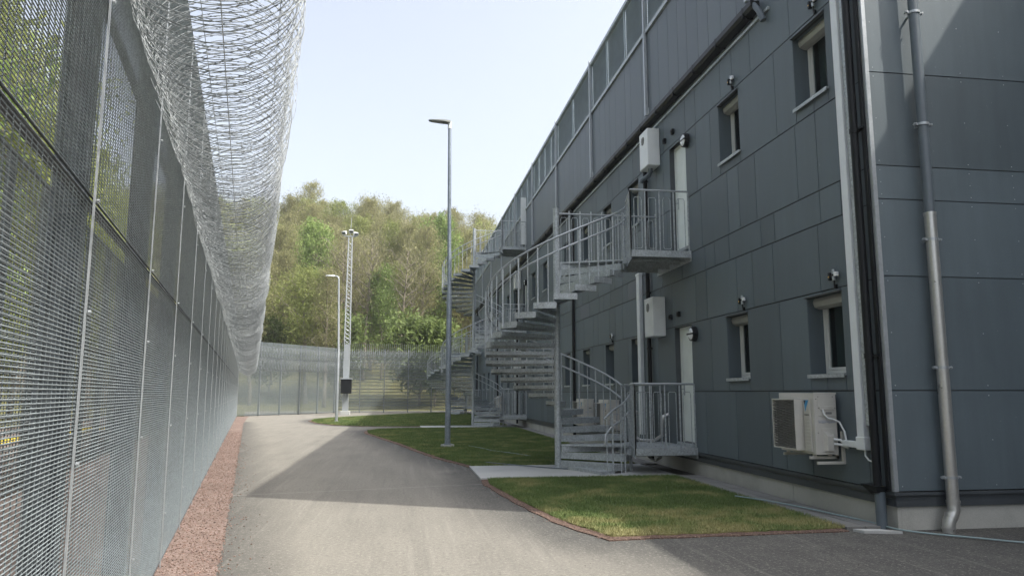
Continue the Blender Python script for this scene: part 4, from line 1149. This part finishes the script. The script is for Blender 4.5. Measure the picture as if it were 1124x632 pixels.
for x, z, r in ((-.42, 13.72, -25), (.05, 13.85, 0), (.36, 13.66, 25)):
    mb = MB(); mb.box(-.15, .15, -.18, .02, -.11, .11); mb.box(-.17, .17, -.21, -.18, -.13, .13)
    o = mb.build('floodlight', M['white'], t, bevel=.02); o.location = (x, 0, z); o.rotation_euler = (R(28), 0, R(r))
    mb = MB(); mb.box(-.14, .14, -.216, -.2105, -.10, .10); g_ = mb.build('glass', M['lampdark'], o)

# ------------------------------------------------------------------ trees
def tree_proto(seed, H, crown0, rad, nleaf, leafsize, mat, nlimb=26, shape='oval', updroop=.5, twig=.0):
    rg = random.Random(seed); nr_ = np.random.default_rng(seed)
    tm = MB(); lean = Vector((rg.uniform(-.05, .05), rg.uniform(-.05, .05), 0))
    pts = [Vector((0, 0, -.5))]; p = Vector((0, 0, 0))
    for i in range(8):
        z = H * .93 * (i + 1) / 8; pts.append(Vector((lean.x * z + rg.uniform(-.12, .12), lean.y * z + rg.uniform(-.12, .12), z)))
    tm.tube(pts, [.19 * H / 14 * (1 - .93 * i / 8) + .012 for i in range(9)], 6)
    def at(z):
        i = min(len(pts) - 2, max(0, next((k for k in range(len(pts) - 1) if pts[k + 1].z >= z), len(pts) - 2)))
        a, b = pts[i], pts[i + 1]; return a.lerp(b, (z - a.z) / (b.z - a.z))
    tips = []
    for i in range(nlimb):
        u = (i + .5) / nlimb; z = crown0 + (H * .92 - crown0) * u ** .9
        prof = math.sin(math.pi * (.18 + .8 * u)) ** .7 if shape == 'oval' else (1.15 - u)
        L = rad * max(.25, prof) * rg.uniform(.65, 1.15); an = i * 2.4 + rg.uniform(-.5, .5)
        d = Vector((math.cos(an), math.sin(an), rg.uniform(.35, 1.1) * (1 - .3 * u))); d.normalize()
        a = at(z); m = a + d * L * .5 + Vector((0, 0, L * .1)); e = a + d * L + Vector((rg.uniform(-.3, .3), rg.uniform(-.3, .3), L * .3))
        r0 = .07 * (1 - .6 * u) * H / 14 + .01
        tm.tube([a, m, e], [r0, r0 * .6, .008], 4, False)
        for q in range(4):
            s = .35 + .2 * q; b0 = (a.lerp(m, s * 2) if s < .5 else m.lerp(e, s * 2 - 1)); dv = Vector((rg.uniform(-1, 1), rg.uniform(-1, 1), rg.uniform(0, 1.3))).normalized()
            ee = b0 + dv * L * rg.uniform(.3, .55); tm.tube([b0, ee], [r0 * .45, .005], 3, False); tips += [(b0, ee, L * .2)]
        tips.append((m, e, L * .25))
    w = np.array([(t[1] - t[0]).length + .2 for t in tips]); w /= w.sum()
    ci = nr_.choice(len(tips), nleaf, p=w)
    A = np.array([t[0] for t in tips])[ci]; Bq = np.array([t[1] for t in tips])[ci]; Rr = np.array([t[2] for t in tips])[ci]
    u = nr_.uniform(.1, 1.15, nleaf)[:, None]; c = A + (Bq - A) * u + nr_.normal(0, 1, (nleaf, 3)) * (Rr[:, None] * .7 + .1)
    a = nr_.normal(0, 1, (nleaf, 3)); a /= np.linalg.norm(a, axis=1)[:, None]
    b = nr_.normal(0, 1, (nleaf, 3)); b -= a * (a * b).sum(1)[:, None]; b /= np.linalg.norm(b, axis=1)[:, None]
    s = leafsize * nr_.uniform(.5, 1.4, nleaf)[:, None]; thin = (1 - twig * nr_.uniform(0, 1, nleaf))[:, None]
    a = a + np.array([0, 0, .8]) * twig
    V = np.stack([c - a * s, c - b * s * .45 * thin, c + a * s, c + b * s * .45 * thin], 1).reshape(-1, 3)
    me = npmesh('crown', V, np.arange(4 * nleaf).reshape(-1, 4)); me.materials.append(mat)
    tme = bpy.data.meshes.new('trunk'); tme.from_pydata([tuple(v) for v in tm.v], [], tm.f); tme.materials.append(M['bark']); tme.shade_smooth()
    return tme, me
PR = {
 'o1': tree_proto(1, 15, 3.5, 2.9, 15000, .11, M['leaf_olive'], 30, twig=.75),
 'o2': tree_proto(2, 17, 5, 2.5, 14000, .10, M['leaf_olive'], 30, twig=.75),
 'o3': tree_proto(3, 13, 2.0, 3.1, 15000, .11, M['leaf_olive'], 30, twig=.7),
 'y1': tree_proto(4, 14, 2.5, 3.0, 14000, .115, M['leaf_yellow'], 30, twig=.5),
 'g1': tree_proto(5, 12, 1.8, 3.2, 15000, .125, M['leaf_green'], 30),
 'd1': tree_proto(6, 7, .6, 2.8, 6000, .18, M['leaf_dark'], 22),
 'b1': tree_proto(8, 16, 6.5, 2.8, 2400, .13, M['leaf_olive'], 30, twig=.9),
}
def tree(kind, x, y, sc, label, group=None, z=None, name='tree'):
    t = empty(name, (x, y, ground_z(x, y) if z is None else z), rnd.uniform(0, 6.28), label, 'tree', group)
    t.scale = (sc * rnd.uniform(.9, 1.1), sc * rnd.uniform(.9, 1.1), sc)
    a, b = PR[kind]
    o = link('trunk', a, None, t); o = link('crown', b, None, t)
    return t
GL = {'o1': 'broad olive brown budding tree in the wooded hillside', 'o2': 'tall slender olive brown budding tree in the wooded hillside', 'o3': 'low spreading olive brown budding tree in the wooded hillside',
      'y1': 'yellow green young leaved tree in the wooded hillside', 'd1': 'low dark green bush at the foot of the wooded hill', 'b1': 'almost bare tree with thin pale trunk in the wooded hillside'}
rt = random.Random(11)
row = 0; y = 76
while y < 132:
    x = -46 + (row % 2) * 2 - (y - 76) * .1
    while x < 24:
        px, py = x + rt.uniform(-1.4, 1.4), y + rt.uniform(-1.4, 1.4)
        # leave out what could never be seen, behind the building
        blocked = any(py < gy_ + 3 and abs(px * gy_ / py - gx_) < wd_ for gx_, gy_, wd_ in ((-10.9, 92, 2.2), (-2.4, 84, 1.4), (4.3, 95, 2.2)) if py > 78 or gy_ < 90)
        if px < .16 * py + 6 and not blocked:
            u = rt.random()
            kind = 'o1' if u < .28 else 'o2' if u < .46 else 'o3' if u < .62 else 'b1' if u < .7 else 'y1'
            if y < 82 and u > .9: kind = 'd1'
            elif 79 < y < 92 and u > .6: kind = 'b1'
            tree(kind, px, py, rt.uniform(.85, 1.12) * (1.15 if kind == 'd1' else 1), GL[kind], 'hillside trees, ' + {'o1': 'broad olive', 'o2': 'slender olive', 'o3': 'low olive', 'b1': 'almost bare', 'y1': 'yellow green', 'd1': 'dark bushes'}[kind])
        x += 3.9
    y += 4.7; row += 1
# the brighter trees
for (x_, y_, sx_, sz_, lb_) in ((-10.9, 92, 1.0, 1.45, 'bright fresh green tree left of the lattice mast'),
        (-2.4, 86, .72, 1.12, 'small bright green tree low in the wood between mast and lamp post'),
        (4.6, 95, 1.0, 1.5, 'bright green tree beside the tall lamp post, left of the stair top')):
    t = tree('g1', x_, y_, 1, lb_); t.scale = (sx_, sx_, sz_)
tree('y1', -17.3, 78, 1.25, 'large light green tree directly beside the near razor wire coil')
# row seen through the near fence
for i, s in enumerate([.5, 3.8, 7.0, 10.5, 14, 18, 22, 27, 32, 38, 44, 51]):
    for aa in (8.3, 12.5):
        p = FP(s + rt.uniform(-1, 1) + (aa - 7) * .4, aa + rt.uniform(-.5, .5)); k = rt.choice(('g1', 'y1', 'y1', 'g1'))
        tree(k, p.x, p.y, rt.uniform(.98, 1.16), {'g1': 'fresh green tree behind the fences on the left', 'y1': 'yellow green tree behind the fences on the left'}[k],
             {'g1': 'green trees behind the left fences', 'y1': 'yellow green trees behind the left fences'}[k], z=0)

# ------------------------------------------------------------------ air
hm = bpy.data.materials.new('pale_haze'); hm.use_nodes = True; nt = hm.node_tree; nt.nodes.remove(nt.nodes['Principled BSDF'])
pv = nt.nodes.new('ShaderNodeVolumePrincipled'); pv.inputs['Color'].default_value = (.93, .95, 1, 1); pv.inputs['Density'].default_value = .0005; pv.inputs['Anisotropy'].default_value = .3
nt.links.new(pv.outputs[0], nt.nodes['Material Output'].inputs['Volume'])
mb = MB(); mb.box(-230, 230, -110, 370, -8, 60); tag(mb.build('haze', hm), kind='stuff')
# ------------------------------------------------------------------ light, sky, camera
EL, AZ = 52.8, math.atan2(.891, -.454)
w = bpy.data.worlds.new('World'); S.world = w; w.use_nodes = True; nt = w.node_tree
sky = nt.nodes.new('ShaderNodeTexSky'); sky.sky_type = 'NISHITA'; sky.sun_disc = False; sky.sun_elevation = R(EL); sky.sun_rotation = AZ
sky.air_density = 1.0; sky.dust_density = 6.0; sky.ozone_density = 1.0; sky.altitude = 0
hs = nt.nodes.new('ShaderNodeHueSaturation'); hs.inputs['Saturation'].default_value = .5; nt.links.new(sky.outputs[0], hs.inputs['Color']); nt.links.new(hs.outputs[0], nt.nodes['Background'].inputs['Color']); nt.nodes['Background'].inputs['Strength'].default_value = .15
L = bpy.data.lights.new('sun', 'SUN'); L.energy = 2.1; L.angle = R(.55); L.color = (1, .95, .87)
so = bpy.data.objects.new('sun', L); C.objects.link(so); so.location = (20, -10, 30)
sd = Vector((.891 * math.cos(R(EL)), -.454 * math.cos(R(EL)), math.sin(R(EL)))); so.rotation_euler = sd.to_track_quat('Z', 'Y').to_euler()
cam = bpy.data.cameras.new('camera'); co = bpy.data.objects.new('camera', cam); C.objects.link(co); S.camera = co
cam.sensor_width = 36; cam.lens = 812 / 1124 * 36; cam.clip_start = .05; cam.clip_end = 2000
co.location = (0, 0, 1.6); co.rotation_euler = (R(90) + math.atan(115 / 812), 0, -math.atan(121 / 820))
S.view_settings.view_transform = 'Standard'; S.view_settings.look = 'None'; S.view_settings.gamma = 1; S.view_settings.exposure = 1.32
S.view_settings.use_curve_mapping = False
S.cycles.max_bounces = 8; S.cycles.transparent_max_bounces = 16
